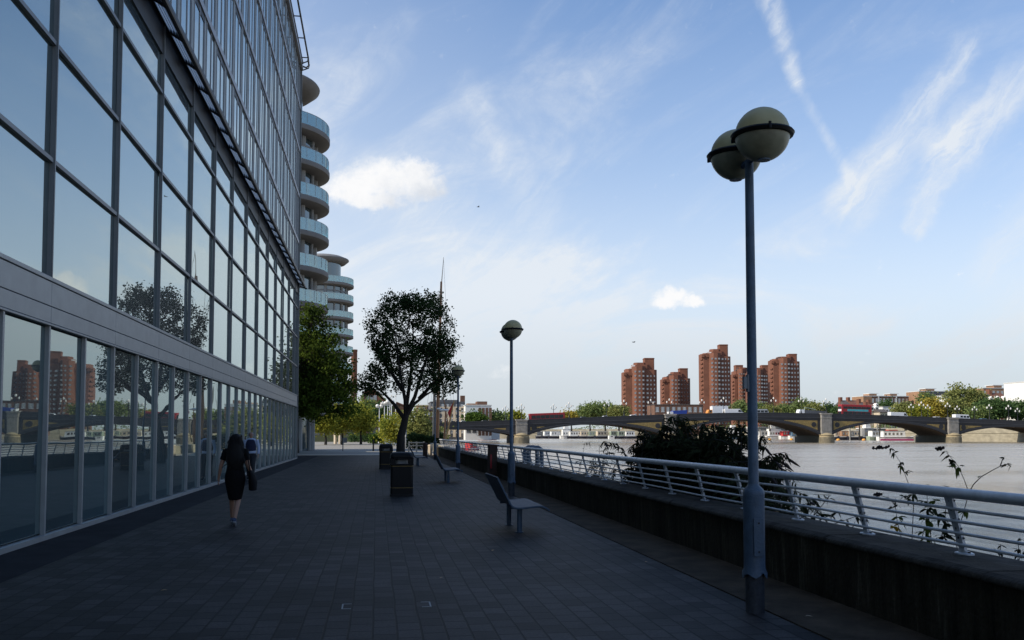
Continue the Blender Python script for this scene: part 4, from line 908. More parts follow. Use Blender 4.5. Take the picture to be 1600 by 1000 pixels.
for x in piers + [218.5, 5.2]:
    t0 = tops(x); g = MB(BO); end_ = x in (218.5, 5.2)
    g.box(x - HW + .1, x + HW - .1, YF - .9, YF + .8, 1.3, t0 - .3); g.box(x - HW - .1, x + HW + .1, YF - 1.1, YF + .6, t0 - .3, t0 + .12); g.box(x - HW + .02, x + HW - .02, YF - 1.0, YF + .6, t0 - 1.5, t0 - 1.25)
    g.box(x - HW + .5, x + HW - .5, YF - .94, YF, 2.2, t0 - 1.8); p_ = g.build('pier', M['stone'], br)
    g = MB(BO); g.box(x - HW - .25, x + HW + .25, YF - .5, YB + 1.2, -3, .35); g.box(x - HW, x + HW, YF + .2, YB, .35, 1.9); g.build('pier_body', M['stone_d'], p_)
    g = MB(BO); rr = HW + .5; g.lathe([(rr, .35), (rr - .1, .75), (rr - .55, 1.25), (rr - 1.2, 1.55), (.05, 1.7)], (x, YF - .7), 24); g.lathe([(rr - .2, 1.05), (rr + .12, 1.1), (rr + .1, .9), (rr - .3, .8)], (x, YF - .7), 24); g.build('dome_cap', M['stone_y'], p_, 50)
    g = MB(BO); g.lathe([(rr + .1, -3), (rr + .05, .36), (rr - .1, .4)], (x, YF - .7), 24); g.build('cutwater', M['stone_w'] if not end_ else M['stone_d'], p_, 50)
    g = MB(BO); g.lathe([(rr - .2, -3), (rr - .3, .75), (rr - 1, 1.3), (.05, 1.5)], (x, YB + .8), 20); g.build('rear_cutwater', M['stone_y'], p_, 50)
g = MB(BO); g.box(-20, 5.3, YF + .5, YB, -2, 3.0); g.build('abutment', M['stone'], br)
g = MB(BO); g.box(220, 300, YF + .5, YB, -2, 3.2); g.build('abutment', M['stone'], br)

# bridge lamps
def blamp(label, x, y, first=[]):
    z = tops(x) - .1
    if first: return copytree(first[0], (x, y, z), label)
    t = thing('bridge_lamp', label, 'street lamp', (x, y, z), 0, 'three headed lamps along the bridge'); first.append(t)
    g = MB(); g.lathe([(.22, 0), (.2, .5), (.1, .7), (.075, 2.8), (.13, 2.9), (.07, 3.0), (.06, 4.2)], n=10); g.build('post', M['frame_dark'], t, 40)
    g = MB(); g.tube([(-.75, 0, 3.45), (-.6, 0, 3.2), (0, 0, 3.05), (.6, 0, 3.2), (.75, 0, 3.45)], .045, 6); g.build('arm', M['frame_dark'], t, 40)
    for x_, z_ in ((-.75, 3.45), (.75, 3.45), (0, 4.2)): g = MB(); g.lathe([(.08, z_), (.19, z_ + .1), (.23, z_ + .45), (.1, z_ + .62), (.03, z_ + .75)], (x_, 0), 8); g.build('lantern', M['globe_white'], t)
    return t
bl = [(790, 1, 'bridge lamp left of the first stone pier, the left one of a pair'), (815, 0, 'bridge lamp standing on the first stone pier'), (865, 1, 'bridge lamp rising behind the red single deck bus'), (889, 0, 'bridge lamp just right of the red single deck bus'), (948, 1, 'bridge lamp above the silver car'), (975, 0, 'bridge lamp in front of the leftmost brick tower edge'), (1017, 0, 'bridge lamp against the right side of the leftmost brick tower'), (1046, 0, 'bridge lamp on the second stone pier'), (1097, 1, 'bridge lamp left of the white box truck'), (1131, 0, 'bridge lamp in front of the tallest brick tower'), (1209, 0, 'bridge lamp just right of the tall blue lamp post'),
      (1252, 0, 'bridge lamp at the right edge of the rightmost brick tower'), (1291, 0, 'bridge lamp on the third stone pier, left of the double decker'), (1424, 1, 'bridge lamp right of the long white van'), (1440, 0, 'bridge lamp before the golden tree'), (1450, 1, 'bridge lamp left of the white pick up, before the golden tree'), (1481, 0, 'bridge lamp on the fourth stone pier'), (1496, 1, 'bridge lamp behind the white minibus'), (1523, 1, 'bridge lamp before the big olive tree'), (1546, 0, 'bridge lamp before the deep green tree, right of the estate car'), (1576, 0, 'bridge lamp left of the last one at the right edge'), (1590, 1, 'last bridge lamp at the right edge of the view')]
for px, back, lab in bl:
    y = YB - .17 if back else YF + .17; q = onY(px, 650, y); blamp(lab, q.x, y)

# ------------------------------------------------------------------ vehicles on the bridge
def wheels(t, xs_, w_, r):
    for x in xs_:
        for y in (-w_ / 2, w_ / 2):
            g = MB(); g.tube([(x, y - .11, r), (x, y + .11, r)], r, 14); wh = g.build('wheel', M['tyre'], t, 40)
            g = MB(); g.tube([(x, y - .125, r), (x, y + .125, r)], r * .55, 10); g.build('rim', M['silver'], wh)
def vehicle(name, label, cat, px0, px1, body, glass=None, lane=0, kind='car', extra=None, group='vehicles crossing the bridge'):
    Y = YF + 3.6 + lane * 6.5; a, b = onY(px0, 650, Y).x, onY(px1, 650, Y).x; L_ = b - a; c = (a + b) / 2; z = tops(c) - 1.2
    sl_ = math.atan2(tops(b) - tops(a), L_)
    t = thing(name, label, cat, (c, Y, z), 0, group); t.rotation_euler = (0, -sl_, 0); hl = L_ / 2
    if kind == 'car':
        w_ = 1.75; g = MB(); g.ext([(-hl, .35), (-hl + .05, .75), (-hl + .5, .88), (hl - .9, .95), (hl - .1, .85), (hl, .4), (hl - .2, .28), (-hl + .2, .28)], -w_ / 2, w_ / 2); o = g.build('body', M[body], t); bv = o.modifiers.new('bevel', 'BEVEL'); bv.width = .06; bv.segments = 2
        g = MB(); h = 1.5; f = hl * .42
        g.ext([(-hl * .55, .86), (-f * .55, h - .03), (f * .9, h), (hl * .72, .9)], -w_ / 2 + .1, w_ / 2 - .1); o = g.build('cabin', M[body], t); bv = o.modifiers.new('bevel', 'BEVEL'); bv.width = .05
        for y in (-w_ / 2 + .085, w_ / 2 - .1): g = MB(); g.ext([(-hl * .44, .93), (-f * .5, h - .12), (f * .85, h - .1), (hl * .62, .95)], y, y + .015); g.build('side_window', M['carglass'], t)
        g = MB(); g.add([(-hl * .56, -w_ / 2 + .2, .9), (-hl * .56, w_ / 2 - .2, .9), (-f * .58, w_ / 2 - .25, h - .08), (-f * .58, -w_ / 2 + .25, h - .08)], [(0, 1, 2, 3)]); g.build('windscreen', M['carglass'], t)
        for y in (-.6, .6): g = MB(); g.box(-hl - .01, -hl + .05, y - .15, y + .15, .6, .72); g.build('headlight', M['globe_white'], t)
        wheels(t, (-hl * .62, hl * .62), w_, .32)
    elif kind in ('van', 'minibus'):
        w_ = 1.95; h = 2.4; g = MB(); g.ext([(-hl, .4), (-hl, h), (hl - 1.7, h), (hl - .9, 1.35), (hl, 1.15), (hl, .4)] if kind == 'van' else [(-hl, .4), (-hl, 2.5), (hl - .6, 2.5), (hl - .1, 1.5), (hl, .4)], -w_ / 2, w_ / 2); o = g.build('body', M[body], t); bv = o.modifiers.new('bevel', 'BEVEL'); bv.width = .08; bv.segments = 2
        for y in (-w_ / 2 - .01, w_ / 2 - .005):
            if kind == 'van': g = MB(); g.ext([(hl - 2.3, 1.45), (hl - 2.3, 2.15), (hl - 1.75, 2.15), (hl - 1.1, 1.45)], y, y + .015); g.build('side_window', M['carglass'], t)
            else:
                for k in range(3): g = MB(); x = -hl * .35 + k * hl * .42; g.box(x, x + hl * .34, y, y + .015, 1.5, 2.15); g.build('side_window', M['carglass'], t)
        wheels(t, (-hl * .6, hl * .62), w_, .36)
    elif kind == 'boxtruck':
        w_ = 2.3; g = MB(); g.box(-hl + 1.6, hl, -w_ / 2, w_ / 2, .9, 3.5); g.build('box_body', M[body], t); g = MB(); g.ext([(-hl, .5), (-hl + .1, 1.6), (-hl + .5, 2.4), (-hl + 1.55, 2.4), (-hl + 1.55, .5)], -w_ / 2 + .1, w_ / 2 - .1); g.build('cab', M['amber'] if extra else M['carwhite'], t)
        g = MB(); g.box(-hl + .6, -hl + 1.3, -w_ / 2 + .085, -w_ / 2 + .1, 1.5, 2.2); g.build('cab_window', M['carglass'], t); g = MB(); g.box(-hl + .3, hl - .1, -.5, .5, .6, .9); g.build('chassis', M['frame_dark'], t); wheels(t, (-hl + .9, hl - 1.3), w_ - .2, .42)
    elif kind == 'skip':
        w_ = 2.3; g = MB(); g.ext([(-hl + 1.6, 1.0), (-hl + 1.3, 2.35), (hl, 2.45), (hl - .4, 1.0)], -w_ / 2, w_ / 2); g.build('container', M[body], t); g = MB(); g.box(-hl, -hl + 1.4, -1, 1, .5, 2.1); g.build('cab', M['carwhite'], t); g = MB(); g.box(-hl + .3, hl - .3, -.5, .5, .6, .95); g.build('chassis', M['frame_dark'], t); wheels(t, (-hl + .9, hl - 1.2), 2.0, .42)
    elif kind == 'tipper':
        w_ = 2.4; g = MB(); g.ext([(-hl, .5), (-hl, 1.7), (-hl + .3, 2.6), (-hl + 1.9, 2.6), (-hl + 1.9, .5)], -1.1, 1.1); g.build('cab', M['carwhite'], t); g = MB(); g.ext([(-hl + 2.2, 1.1), (-hl + 2.1, 2.5), (hl, 2.2), (hl - .3, 1.1)], -1.2, 1.2); g.build('tipper_body', M['greyb'], t)
        g = MB(); g.tube([(-hl + 2.1, 0, 1.1), (-hl + 2.4, 0, 3.3), (-hl + 5.0, 0, 2.9), (-hl + 6.2, 0, 2.6)], .16, 6); g.build('crane_arm', M['sage'], t); g = MB(); g.box(-hl + .3, hl - .3, -.5, .5, .6, 1.0); g.build('chassis', M['frame_dark'], t); wheels(t, (-hl + 1, hl - 2.4, hl - 1.2), 2.1, .45)
    else:                                            # buses
        dd = kind == 'double'; w_ = 2.5; h = 4.3 if dd else 2.95
        g = MB(); g.box(-hl, hl, -w_ / 2, w_ / 2, .35, h); o = g.build('body', M[body], t); bv = o.modifiers.new('bevel', 'BEVEL'); bv.width = .14; bv.segments = 3
        rows = [(1.25, 2.05), (2.95, 3.65)] if dd else [(1.35, 2.35)]
        for z0, z1 in rows:
            for y in (-w_ / 2 - .012, w_ / 2 - .004):
                nw = 7 if not dd else 6; x0 = -hl + .5; ww = (L_ - 1.0) / nw
                for k in range(nw): g = MB(); g.box(x0 + k * ww + .05, x0 + (k + 1) * ww - .05, y, y + .016, z0, z1); g.build('window', M['carglass'], t)
            g = MB(); g.box(-hl - .012, -hl + .01, -w_ / 2 + .2, w_ / 2 - .2, z0 - .1, z1); g.build('windscreen', M['carglass'], t)
        g = MB(); g.box(-hl - .014, -hl + .01, -w_ / 2 + .1, w_ / 2 - .1, .5, .95); g.build('bumper', M['carwhite'], t)
        if dd:
            g = MB(); g.box(-hl + 1.9, hl - 1.2, -w_ / 2 - .02, -w_ / 2, 2.2, 2.85); g.build('advert_panel', M['cyan'], t)
            g = MB(); g.box(-hl - .013, -hl + .01, -w_ / 2 + .2, w_ / 2 - .2, 2.15, 2.8); g.build('front_panel', M['louvre'], t)
        wheels(t, (-hl + 2.2, hl - 2.6), w_ - .25, .48)
    return t
vehicle('single_deck_bus', 'red single deck bus just right of the first bridge pier', 'bus', 827, 882, 'red', kind='bus', group='red buses')
vehicle('double_deck_bus', 'red double deck bus with a turquoise side panel on the bridge', 'bus', 1312, 1359, 'red', kind='double', group='red buses')
vehicle('car', 'dark car following right of the red single deck bus', 'car', 901, 920, 'cardark')
vehicle('car', 'silver car on the bridge over the second arch', 'car', 936, 953, 'silver')
vehicle('car', 'white car on the bridge left of the leftmost brick tower base', 'car', 978, 998, 'carwhite')
vehicle('skip_lorry', 'lorry with a bright blue container right of the second pier', 'lorry', 1044, 1073, 'blue', kind='skip', lane=1)
vehicle('box_truck', 'white box truck with an amber cab under the tallest brick tower', 'truck', 1104, 1136, 'carwhite', kind='boxtruck', extra=1, lane=1)
vehicle('van', 'white van directly behind the white box truck', 'van', 1131, 1163, 'carwhite', kind='van')
vehicle('minibus', 'silver grey minibus just right of the tall blue lamp post', 'minibus', 1172, 1200, 'silver', kind='minibus', lane=1)
vehicle('tipper_truck', 'grey tipper truck with a crane arm near the third pier', 'truck', 1246, 1290, 'greyb', kind='tipper', lane=1)
vehicle('van', 'long white van with sloping front right of the double decker', 'van', 1389, 1420, 'carwhite', kind='van')
vehicle('car', 'small dark car half hidden by the fourth pier', 'car', 1474, 1492, 'cardark')
vehicle('pickup', 'white car with dark windows left of the fourth pier', 'car', 1452, 1471, 'carwhite')
vehicle('minibus', 'white minibus with three side windows right of the fourth pier', 'minibus', 1490, 1513, 'carwhite', kind='minibus')
vehicle('estate_car', 'long dark estate car farther right of the white minibus', 'car', 1523, 1546, 'teal')
for px, lab, m_ in ((707, 'dark car on the bridge left end, nearest the yellow spar', 'cardark'), (723, 'silver car at the left end of the bridge', 'silver'), (756, 'dark car below the white block at the left end', 'cardark')): vehicle('car', lab, 'car', px - 9, px + 9, m_)

# ------------------------------------------------------------------ brick tower estate
def tower(label, x0, x1, yshl, ybody, ymid, yshaft, D, seed, sx=(.64, .93)):
    v = gnd((x0 + x1) / 2, D, 2.6); W = (x1 - x0) * D / F; rr = random.Random(seed); t = thing('brick_tower', label, 'tower block', v, -math.atan2(v.x, v.y) * .5, 'brown brick tower blocks')
    hz = lambda py: (VY - py) * D / F + H - 2.6
    hs, hb, hm, hx = hz(yshl), hz(ybody), hz(ymid), hz(yshaft); X = lambda u: (u - .5) * W
    def oct_(u0, u1, d0, d1, ch): x0_, x1_ = X(u0), X(u1); return [(x0_ + ch, d0), (x1_ - ch, d0), (x1_, d0 + ch), (x1_, d1 - ch), (x1_ - ch, d1), (x0_ + ch, d1), (x0_, d1 - ch), (x0_, d0 + ch)]
    g = MB()
    g.prism(oct_(0, .34, 3.0, 14, 1.6), -4, hs); g.prism(oct_(.10, .46, 5, 18, 1.6), -4, (hs + hb) / 2 + .5); g.prism(oct_(.26, .64, 0, 13, 2.4), -4, hb); g.prism(oct_(.56, .98, 3.2, 15, 1.8), -4, hb - 2.0); g.prism(oct_(.30, .80, 6, 17, 2.0), -4, hb + 1.4)
    g.prism(oct_(.36, .70, 7, 15, 1.6), hb, hm)
    g.build('brick_body', M['brick'], t)
    g = MB(); g.prism(oct_(sx[0], sx[1], 7.5, 14.5, .4), -4, hx); g.prism(oct_(sx[0] - .01, sx[1] + .01, 7.3, 14.7, .4), hx - .6, hx - .3); g.build('lift_shaft', M['brick'], t)
    g = MB(); g.ext([(X(.16), (hs + hb) / 2 + .4), (X(.30), hb + 1.0), (X(.36), hb + 1.0), (X(.36), (hs + hb) / 2 + .4)], 5.5, 9); g.build('roof_light', M['white'] if seed % 2 else M['roof_g'], t)
    for u in (.06, .22): g = MB(); g.box(X(u) - .8, X(u) + .9, 2.2, 5, hs - 2.2, hs - .6); g.build('roof_box', M['brick'], t)
    gw = None; nz = int((hb - 3) / 2.75)
    for k in range(nz):
        z = 2 + 2.75 * k
        for u, d, wd in ((.335, -.06, .95), (.455, -.06, .95), (.565, -.06, .95), (.70, 3.14, 1.1), (.80, 3.14, .7), (.90, 3.14, .7)):
            if z > (hb if u < .6 else hb - 2) - 2: continue
            if gw is None:
                g = MB(); g.box(-.5, .5, 0, .1, 0, 1.05); g.cur = 1; g.box(-.5, -.1, -.02, .1, .1, .95); gw = g.build('window', [M['win_far'], M['conc']], t); w_ = gw
            else: w_ = inst(gw, t, (0, 0, 0))
            w_.location = (X(u) - .1 + rr.uniform(-.05, .05), d, z); w_.scale = (wd * 1.25, 1, 1)
    gb = None
    for k in range(int((hs - 3) / 2.75)):
        z = 2 + 2.75 * k
        if gb is None: g = MB(); g.box(-.9, .9, -.9, .6, 0, .95); g.cur = 1; g.box(-.8, .8, .1, .62, .95, 2.3); gb = g.build('balcony', [M['brick'], M['hole']], t); b_ = gb
        else: b_ = inst(gb, t, (0, 0, 0))
        b_.location = (X(.04), 4.2, z); b_.rotation_euler = (0, 0, R(-48))
    return t
tower('leftmost brick tower of the estate, stepping up to a shaft on its right', 975, 1030, 581, 572, 565, 557.5, 590, 1)
tower('shortest brick tower, second from the left', 1036, 1082, 592, 586, 580, 574, 640, 2)
tower('tallest brick tower, just left of the big lamp post', 1098, 1146, 552, 551, 543.5, 536, 590, 3)
tower('brick tower mostly hidden behind the big lamp post', 1147, 1178, 584, 576, 573, 569, 700, 4, (.2, .6))
tower('brick tower just right of the big lamp post', 1171, 1208, 582, 577, 573.5, 569, 680, 5)
tower('rightmost brick tower of the estate', 1208, 1254.5, 562, 559, 555.5, 551, 600, 6)
# ------------------------------------------------------------------ buildings across the river
def block(name, label, px0, px1, ytop, D, m, depth=12., nx=0, nz=0, roof=None, win='win_far', wsz=(.6, .55), zb=2.6, cat='building', parapet=True, group=None, base=None, rz=0):
    a, b = at(px0, ytop, D), at(px1, ytop, D); a.y = b.y = (a.y + b.y) / 2; z1 = (a.z + b.z) / 2
    v = Vector(((a.x + b.x) / 2, a.y, zb)); t = thing(name, label, cat, v, rz, group); hw = (b.x - a.x) / 2; h = z1 - zb
    g = MB(); g.box(-hw, hw, 0, depth, -2, h); g.build('wall', M[m], t)
    if parapet: g = MB(); g.box(-hw - .15, hw + .15, -.15, depth + .15, h, h + .35); g.build('roof_edge', M[roof or 'win_white'], t)
    w0 = None
    for i in range(nx):
        for k in range(nz):
            cw, chh = 2 * hw / nx, h / nz
            if w0 is None:
                g = MB(); g.box(-cw * wsz[0] / 2, cw * wsz[0] / 2, 0, .1, -chh * wsz[1] / 2, chh * wsz[1] / 2); g.cur = 1; g.box(-cw * wsz[0] / 2 - .08, cw * wsz[0] / 2 + .08, -.06, .1, -chh * wsz[1] / 2 - .18, -chh * wsz[1] / 2); g.box(-.05, .05, -.03, .1, -chh * wsz[1] / 2, chh * wsz[1] / 2)
                w0 = g.build('window', [M[win], M['win_white']], t); w_ = w0
            else: w_ = inst(w0, t, (0, 0, 0))
            w_.location = (-hw + cw * (i + .5), -.05, chh * (k + .5))
    return t, hw, h
def topbox(t, x0, x1, y0, y1, z0, z1, m, nm='roof_hut'): g = MB(); g.box(x0, x1, y0, y1, z0, z1); g.build(nm, M[m], t)
t, hw, h = block('brick_flats', 'long low brown brick flats between the leftmost towers and the truck', 1021, 1101, 633, 430, 'brick_d', 12, 9, 3, 'roof_g')
t, hw, h = block('brick_flats', 'flat roofed brick flats with an orange end wall behind the double decker', 1346, 1423, 619.5, 500, 'brick_d', 12, 12, 4, 'win_white')
g = MB(); g.box(-hw - .05, -hw + 5, -.12, 12.1, -2, h + .02); g.build('end_wall', M['brick_o'], t)
topbox(t, -hw + 5, -hw + 9.5, 3, 9, h + .3, h + 1.5, 'brick_o'); topbox(t, -hw + 5, -hw + 10.2, 2.6, 9.4, h + 1.5, h + 1.8, 'win_white', 'hut_roof'); topbox(t, hw - 9, hw - 5, 3, 9, h + .3, h + 1.5, 'brick_o'); topbox(t, hw - 9.4, hw - 4, 2.6, 9.4, h + 1.5, h + 1.8, 'win_white', 'hut_roof')
for x in (-hw + 8.5, hw - 7.5): topbox(t, x, x + .6, -.2, .1, -1, h, 'win_white', 'drain_pipe')
t, hw, h = block('brick_flats', 'flat roofed grey fronted flats behind the golden and olive trees', 1433, 1502, 612, 500, 'greyb', 12, 10, 4, 'win_white')
g = MB(); g.box(-hw - .05, -hw + 4, -.12, 12.1, -2, h + .02); g.build('end_wall', M['brick_o'], t)
topbox(t, -hw + 6, -hw + 11, 3, 9, h + .3, h + 1.6, 'brick_o'); topbox(t, -hw + 5.5, -hw + 12, 2.6, 9.4, h + 1.6, h + 1.9, 'win_white', 'hut_roof')
t, hw, h = block('brick_flats', 'orange brick flats rising over the slate roofed terrace', 1534, 1584, 607, 470, 'brick_o', 12, 7, 4, 'win_white')
topbox(t, 0, 4.5, 3, 9, h + .3, h + 1.7, 'brick_o'); topbox(t, -.6, 6, 2.6, 9.4, h + 1.7, h + 2, 'win_white', 'hut_roof')
def house(label, px0, px1, yeave, yridge, D, wall, roof, dormers=0, chim=True, depth=9., nx=2, nz=2, group='terraced houses across the river'):
    t, hw, h = block('house', label, px0, px1, yeave, D, wall, depth, nx, nz, parapet=False, group=group, cat='house')
    hr = (yeave - yridge) * D / F; g = MB(); g.ext([(-.3, h), (depth / 2, h + hr), (depth + .3, h), (depth + .3, h - .2), (-.3, h - .2)], -hw, hw, 'x'); rf = g.build('roof', M[roof], t)
    for k in range(dormers):
        x = -hw + 2 * hw * (k + .5) / dormers; g = MB(); g.ext([(x - .9, h - .5), (x - .9, h + 1.1), (x, h + 1.9), (x + .9, h + 1.1), (x + .9, h - .5)], -.35, 2.4); d_ = g.build('dormer', M['white'], t); g = MB(); g.box(x - .45, x + .45, -.4, -.3, h - .1, h + 1.0); g.build('window', M['win_far'], d_)
    if chim: g = MB(); g.box(-hw - .1, -hw + 1.1, depth / 2 - 1.2, depth / 2 + 1.2, h, h + hr + 1.6); g.build('chimney', M['brick'], rf)
house('slate roofed house with white gabled dormers left of the brown roofed one', 1531, 1556, 626, 614.5, 400, 'brick_d', 'roof_g', 2)
house('brown tiled house with white dormers beside the white building', 1553, 1577, 625.5, 613.5, 402, 'brick_d', 'roof_r', 2)
house('small brick house half hidden left of the double decker', 1311, 1321, 640, 634, 470, 'brick', 'roof_r', 0, False, nx=1)
house('dark red house with a big chimney behind the double decker', 1318, 1329, 632, 625, 480, 'brick_d', 'roof_g', 0)
house('red house with twin chimneys right of the dark red one', 1330, 1347, 633, 625, 484, 'brick_d', 'roof_r', 0)
house('white fronted house just right of the double decker', 1358, 1374, 640, 633, 445, 'cream', 'roof_r', 2)
house('brick house with a low slate roof in front of the flats', 1347, 1362, 634, 628, 465, 'brick_o', 'roof_g', 0)
house('low cream house behind the long white van', 1374, 1390, 644, 639, 440, 'cream', 'roof_g', 0, False)
house('narrow house in front of the orange ended flats', 1362, 1378, 636, 629, 462, 'brick', 'roof_r', 1)
t, hw, h = block('white_terrace', 'low white terrace with a row of dark windows left of the golden trees', 1378, 1412, 636, 450, 'white', 8, 7, 2, 'conc')
t, hw, h = block('white_house', 'small white house peeping out between the golden and olive trees', 1478, 1490, 618, 440, 'white', 8, 2, 3, 'conc')
# big white building at the right edge
t, hw, h = block('white_building', 'large bright white building at the right edge of the view', 1614, 1710, 596, 385, 'white', 20, 0, 0, 'win_white')
for k in range(4): g = MB(); g.box(-hw - 1.6 + k * .15, -hw, 2 + k, 9, h * (.10 + .16 * k), h * (.22 + .16 * k)); g.build('bay_step', M['white'], t)
for k in range(3):
    for j in range(2): g = MB(); g.box(-hw + 4 + j * 5, -hw + 6.4 + j * 5, -.06, .1, h * .25 + k * 3.6, h * .25 + k * 3.6 + 2.0); g.build('window', M['win_far'], t)
g = MB(); g.box(-hw + 1.5, hw, .5, 19, h + .35, h + .55)
for k in range(14): g.box(-hw + 1.5 + k * .9, -hw + 1.6 + k * .9, .5, .6, h + .5, h + 1.4)
g.build('roof_railing', M['conc'], t)
# riverside blocks left of the bridge
t, hw, h = block('stone_offices', 'tall stone and dark glass block behind the ship masts', 673, 726, 629, 330, 'greyb', 16, 7, 5, 'greyb', zb=1.2)
for i in range(6): x = -hw + .2 + i * 2 * hw / 6.2; g = MB(); g.box(x, x + .9, -.35, .3, -1, h - 1.8); g.build('stone_pier', M['cream'], t)
for k in range(5): g = MB(); g.box(-hw, hw, -.25, .2, 1.4 + k * 2.0, 1.8 + k * 2.0); g.build('stone_band', M['cream'], t)
topbox(t, hw - 1.2, hw + .4, 2, 4, h - 1, h + 2.6, 'brick_d', 'chimney'); topbox(t, -hw + 2, hw - 2, 1, 10, h + .3, h + 1.0, 'greyb', 'penthouse')
t, hw, h = block('white_offices', 'white framed office block with brown window bays left of the bridge lamps', 727, 768, 634, 325, 'white', 14, 0, 0, 'win_white', zb=1.2)
for k in range(4):
    for i in range(2): g = MB(); g.box(-hw + .4 + i * 2.0, -hw + 1.9 + i * 2.0, -.06, .1, .4 + k * 2.05, 1.5 + k * 2.05); g.build('window', M['win_far'], t)
for i in range(4): x = -hw + 4.6 + i * 1.25; g = MB(); g.box(x, x + .95, -.08, .1, -.5, h - .7); g.build('window_bay', M['brick_d'], t)
topbox(t, -.2, hw - 1.2, 2, 8, h + .3, h + 1.6, 'brick_d', 'penthouse'); topbox(t, -hw + 1, 0, 3, 8, h + .3, h + .9, 'brick_o', 'penthouse')
block('low_pavilion', 'small pale flat pavilion right of the white office block', 768, 781, 650, 340, 'louvre', 8, 2, 1, 'win_white', zb=1.2)
block('brick_house', 'pale roofed brick house left of the stone offices', 652, 673, 634, 350, 'brick_o', 12, 3, 4, 'cream', zb=1.2)
block('dark_flats', 'plain dark brown flats left of the ship masts', 655, 680, 641, 300, 'brick_d', 12, 4, 3, 'greyb', zb=1.2)
# ------------------------------------------------------------------ trees across the river
def fartree(label, px, ytop, hwid, D, m, seed, ybot=654, group='trees across the river', nl=1500, ls=1.0):
    loc = gnd(px, D, 2.6); rr = random.Random(seed); bl_ = []
    hh = ybot - ytop; bl_.append((px, ytop + hh * .5, hwid * .66, hh * .40))
    for k in range(9):
        a = rr.uniform(0, 6.28); bl_.append((px + math.cos(a) * hwid * rr.uniform(.5, .75), ytop + hh * .48 - math.sin(a) * hh * rr.uniform(.2, .38), hwid * rr.uniform(.18, .36), hh * rr.uniform(.12, .24)))
    return crown_tree('broad_tree', label, loc, (3.0, .35), pxblobs(bl_, D, loc), nl, ls, m, seed, group, 230, .8, shellb=.4)
ft = [(922, 630, 21, 400, 'leaf_soft', 'leftmost tall grey green tree right of the red single deck bus'), (946, 630, 18, 410, 'leaf_soft', 'middle grey green tree left of the brick towers'), (967, 637, 16, 395, 'leaf_olive', 'olive tree at the foot of the leftmost brick tower'), (893, 648, 14, 420, 'leaf_gold', 'low yellowish tree right of the red single deck bus'), (805, 648, 8, 380, 'leaf_yel', 'small yellow green tree beside the first pier'), (776, 653, 10, 330, 'leaf_soft', 'low bush left of the first bridge pier'), (742, 655, 14, 322, 'leaf_mid', 'green bush in front of the white office block'),
      (1155, 630, 18, 470, 'leaf_soft', 'tree behind the white van by the big lamp post'), (1183, 632, 16, 460, 'leaf_soft', 'grey green tree right of the big lamp post'), (1203, 634, 14, 450, 'leaf_olive', 'olive tree below the rightmost brick tower, left one'), (1228, 634, 15, 455, 'leaf_soft', 'soft green tree at the foot of the rightmost tower'), (1252, 622, 17, 450, 'leaf_soft', 'tall tree at the right edge of the rightmost tower'), (1272, 628, 15, 445, 'leaf_olive', 'tree behind the tipper truck'), (1293, 634, 13, 450, 'leaf_green', 'low tree left of the double deck bus'), (1308, 641, 8, 440, 'leaf_green', 'dark bush touching the front of the double deck bus'),
      (1388, 624, 14, 455, 'leaf_green', 'dark round tree in front of the flat roofed flats'), (1415, 630, 20, 350, 'leaf_olive', 'olive yellow tree right of the long white van'), (1435, 640, 14, 345, 'leaf_yel', 'yellow green tree before the grey fronted flats'), (1449, 612, 17, 420, 'leaf_soft', 'tall grey green tree behind the golden one'), (1457, 624, 17, 350, 'leaf_gold', 'bright golden tree above the white pick up'), (1506, 601, 32, 370, 'leaf_olive', 'biggest olive tree above the white minibus'), (1486, 626, 20, 352, 'leaf_olive', 'olive tree left of the biggest one, over the fourth pier'), (1530, 609, 14, 375, 'leaf_olive', 'olive tree on the right flank of the biggest one'), (1553, 624, 29, 345, 'leaf_green', 'deep green round tree below the terraced roofs'), (1592, 628, 24, 350, 'leaf_green', 'deep green tree at the right edge below the white building'), (1530, 640, 14, 340, 'leaf_soft', 'low soft green tree between the olive and deep green ones')]
for i, (px, yt, hw, D, m_, lab) in enumerate(ft): fartree(lab, px, yt, hw, D, m_, 100 + i, nl=5600 if hw > 25 else 3200, ls=.8)
# low greenery along the bank seen under the arches
g = MB(); rr = random.Random(77)
for (x0, y0), (x1, y1) in zip(bank[2:-1], bank[3:]):
    l_ = math.hypot(x1 - x0, y1 - y0); nx_, ny_ = -(y1 - y0) / l_, (x1 - x0) / l_
    for _ in range(int(l_ * 16)):
        f = rr.random(); d = rr.uniform(-14, -3) if False else rr.uniform(3, 14); x, y = x0 + (x1 - x0) * f, y0 + (y1 - y0) * f
        z = 2.6 + rr.random() ** 1.4 * (3.2 + 1.6 * math.sin(x * .11) + 1.2 * math.sin(y * .17)); g.leafquad((x - nx_ * d * -1 if False else x + (-nx_ if (nx_ * 1 + ny_ * 0) < -9 else nx_) * 0 + (d if True else 0) * (1 if abs(x1 - x0) < 20 else .2), y + d * .6, z), .8, rr)
o = g.build('bank_shrubs', M['leaf_soft']); tag(o, 'mass of low shrubs along the far embankment', 'shrubs', kind='stuff')

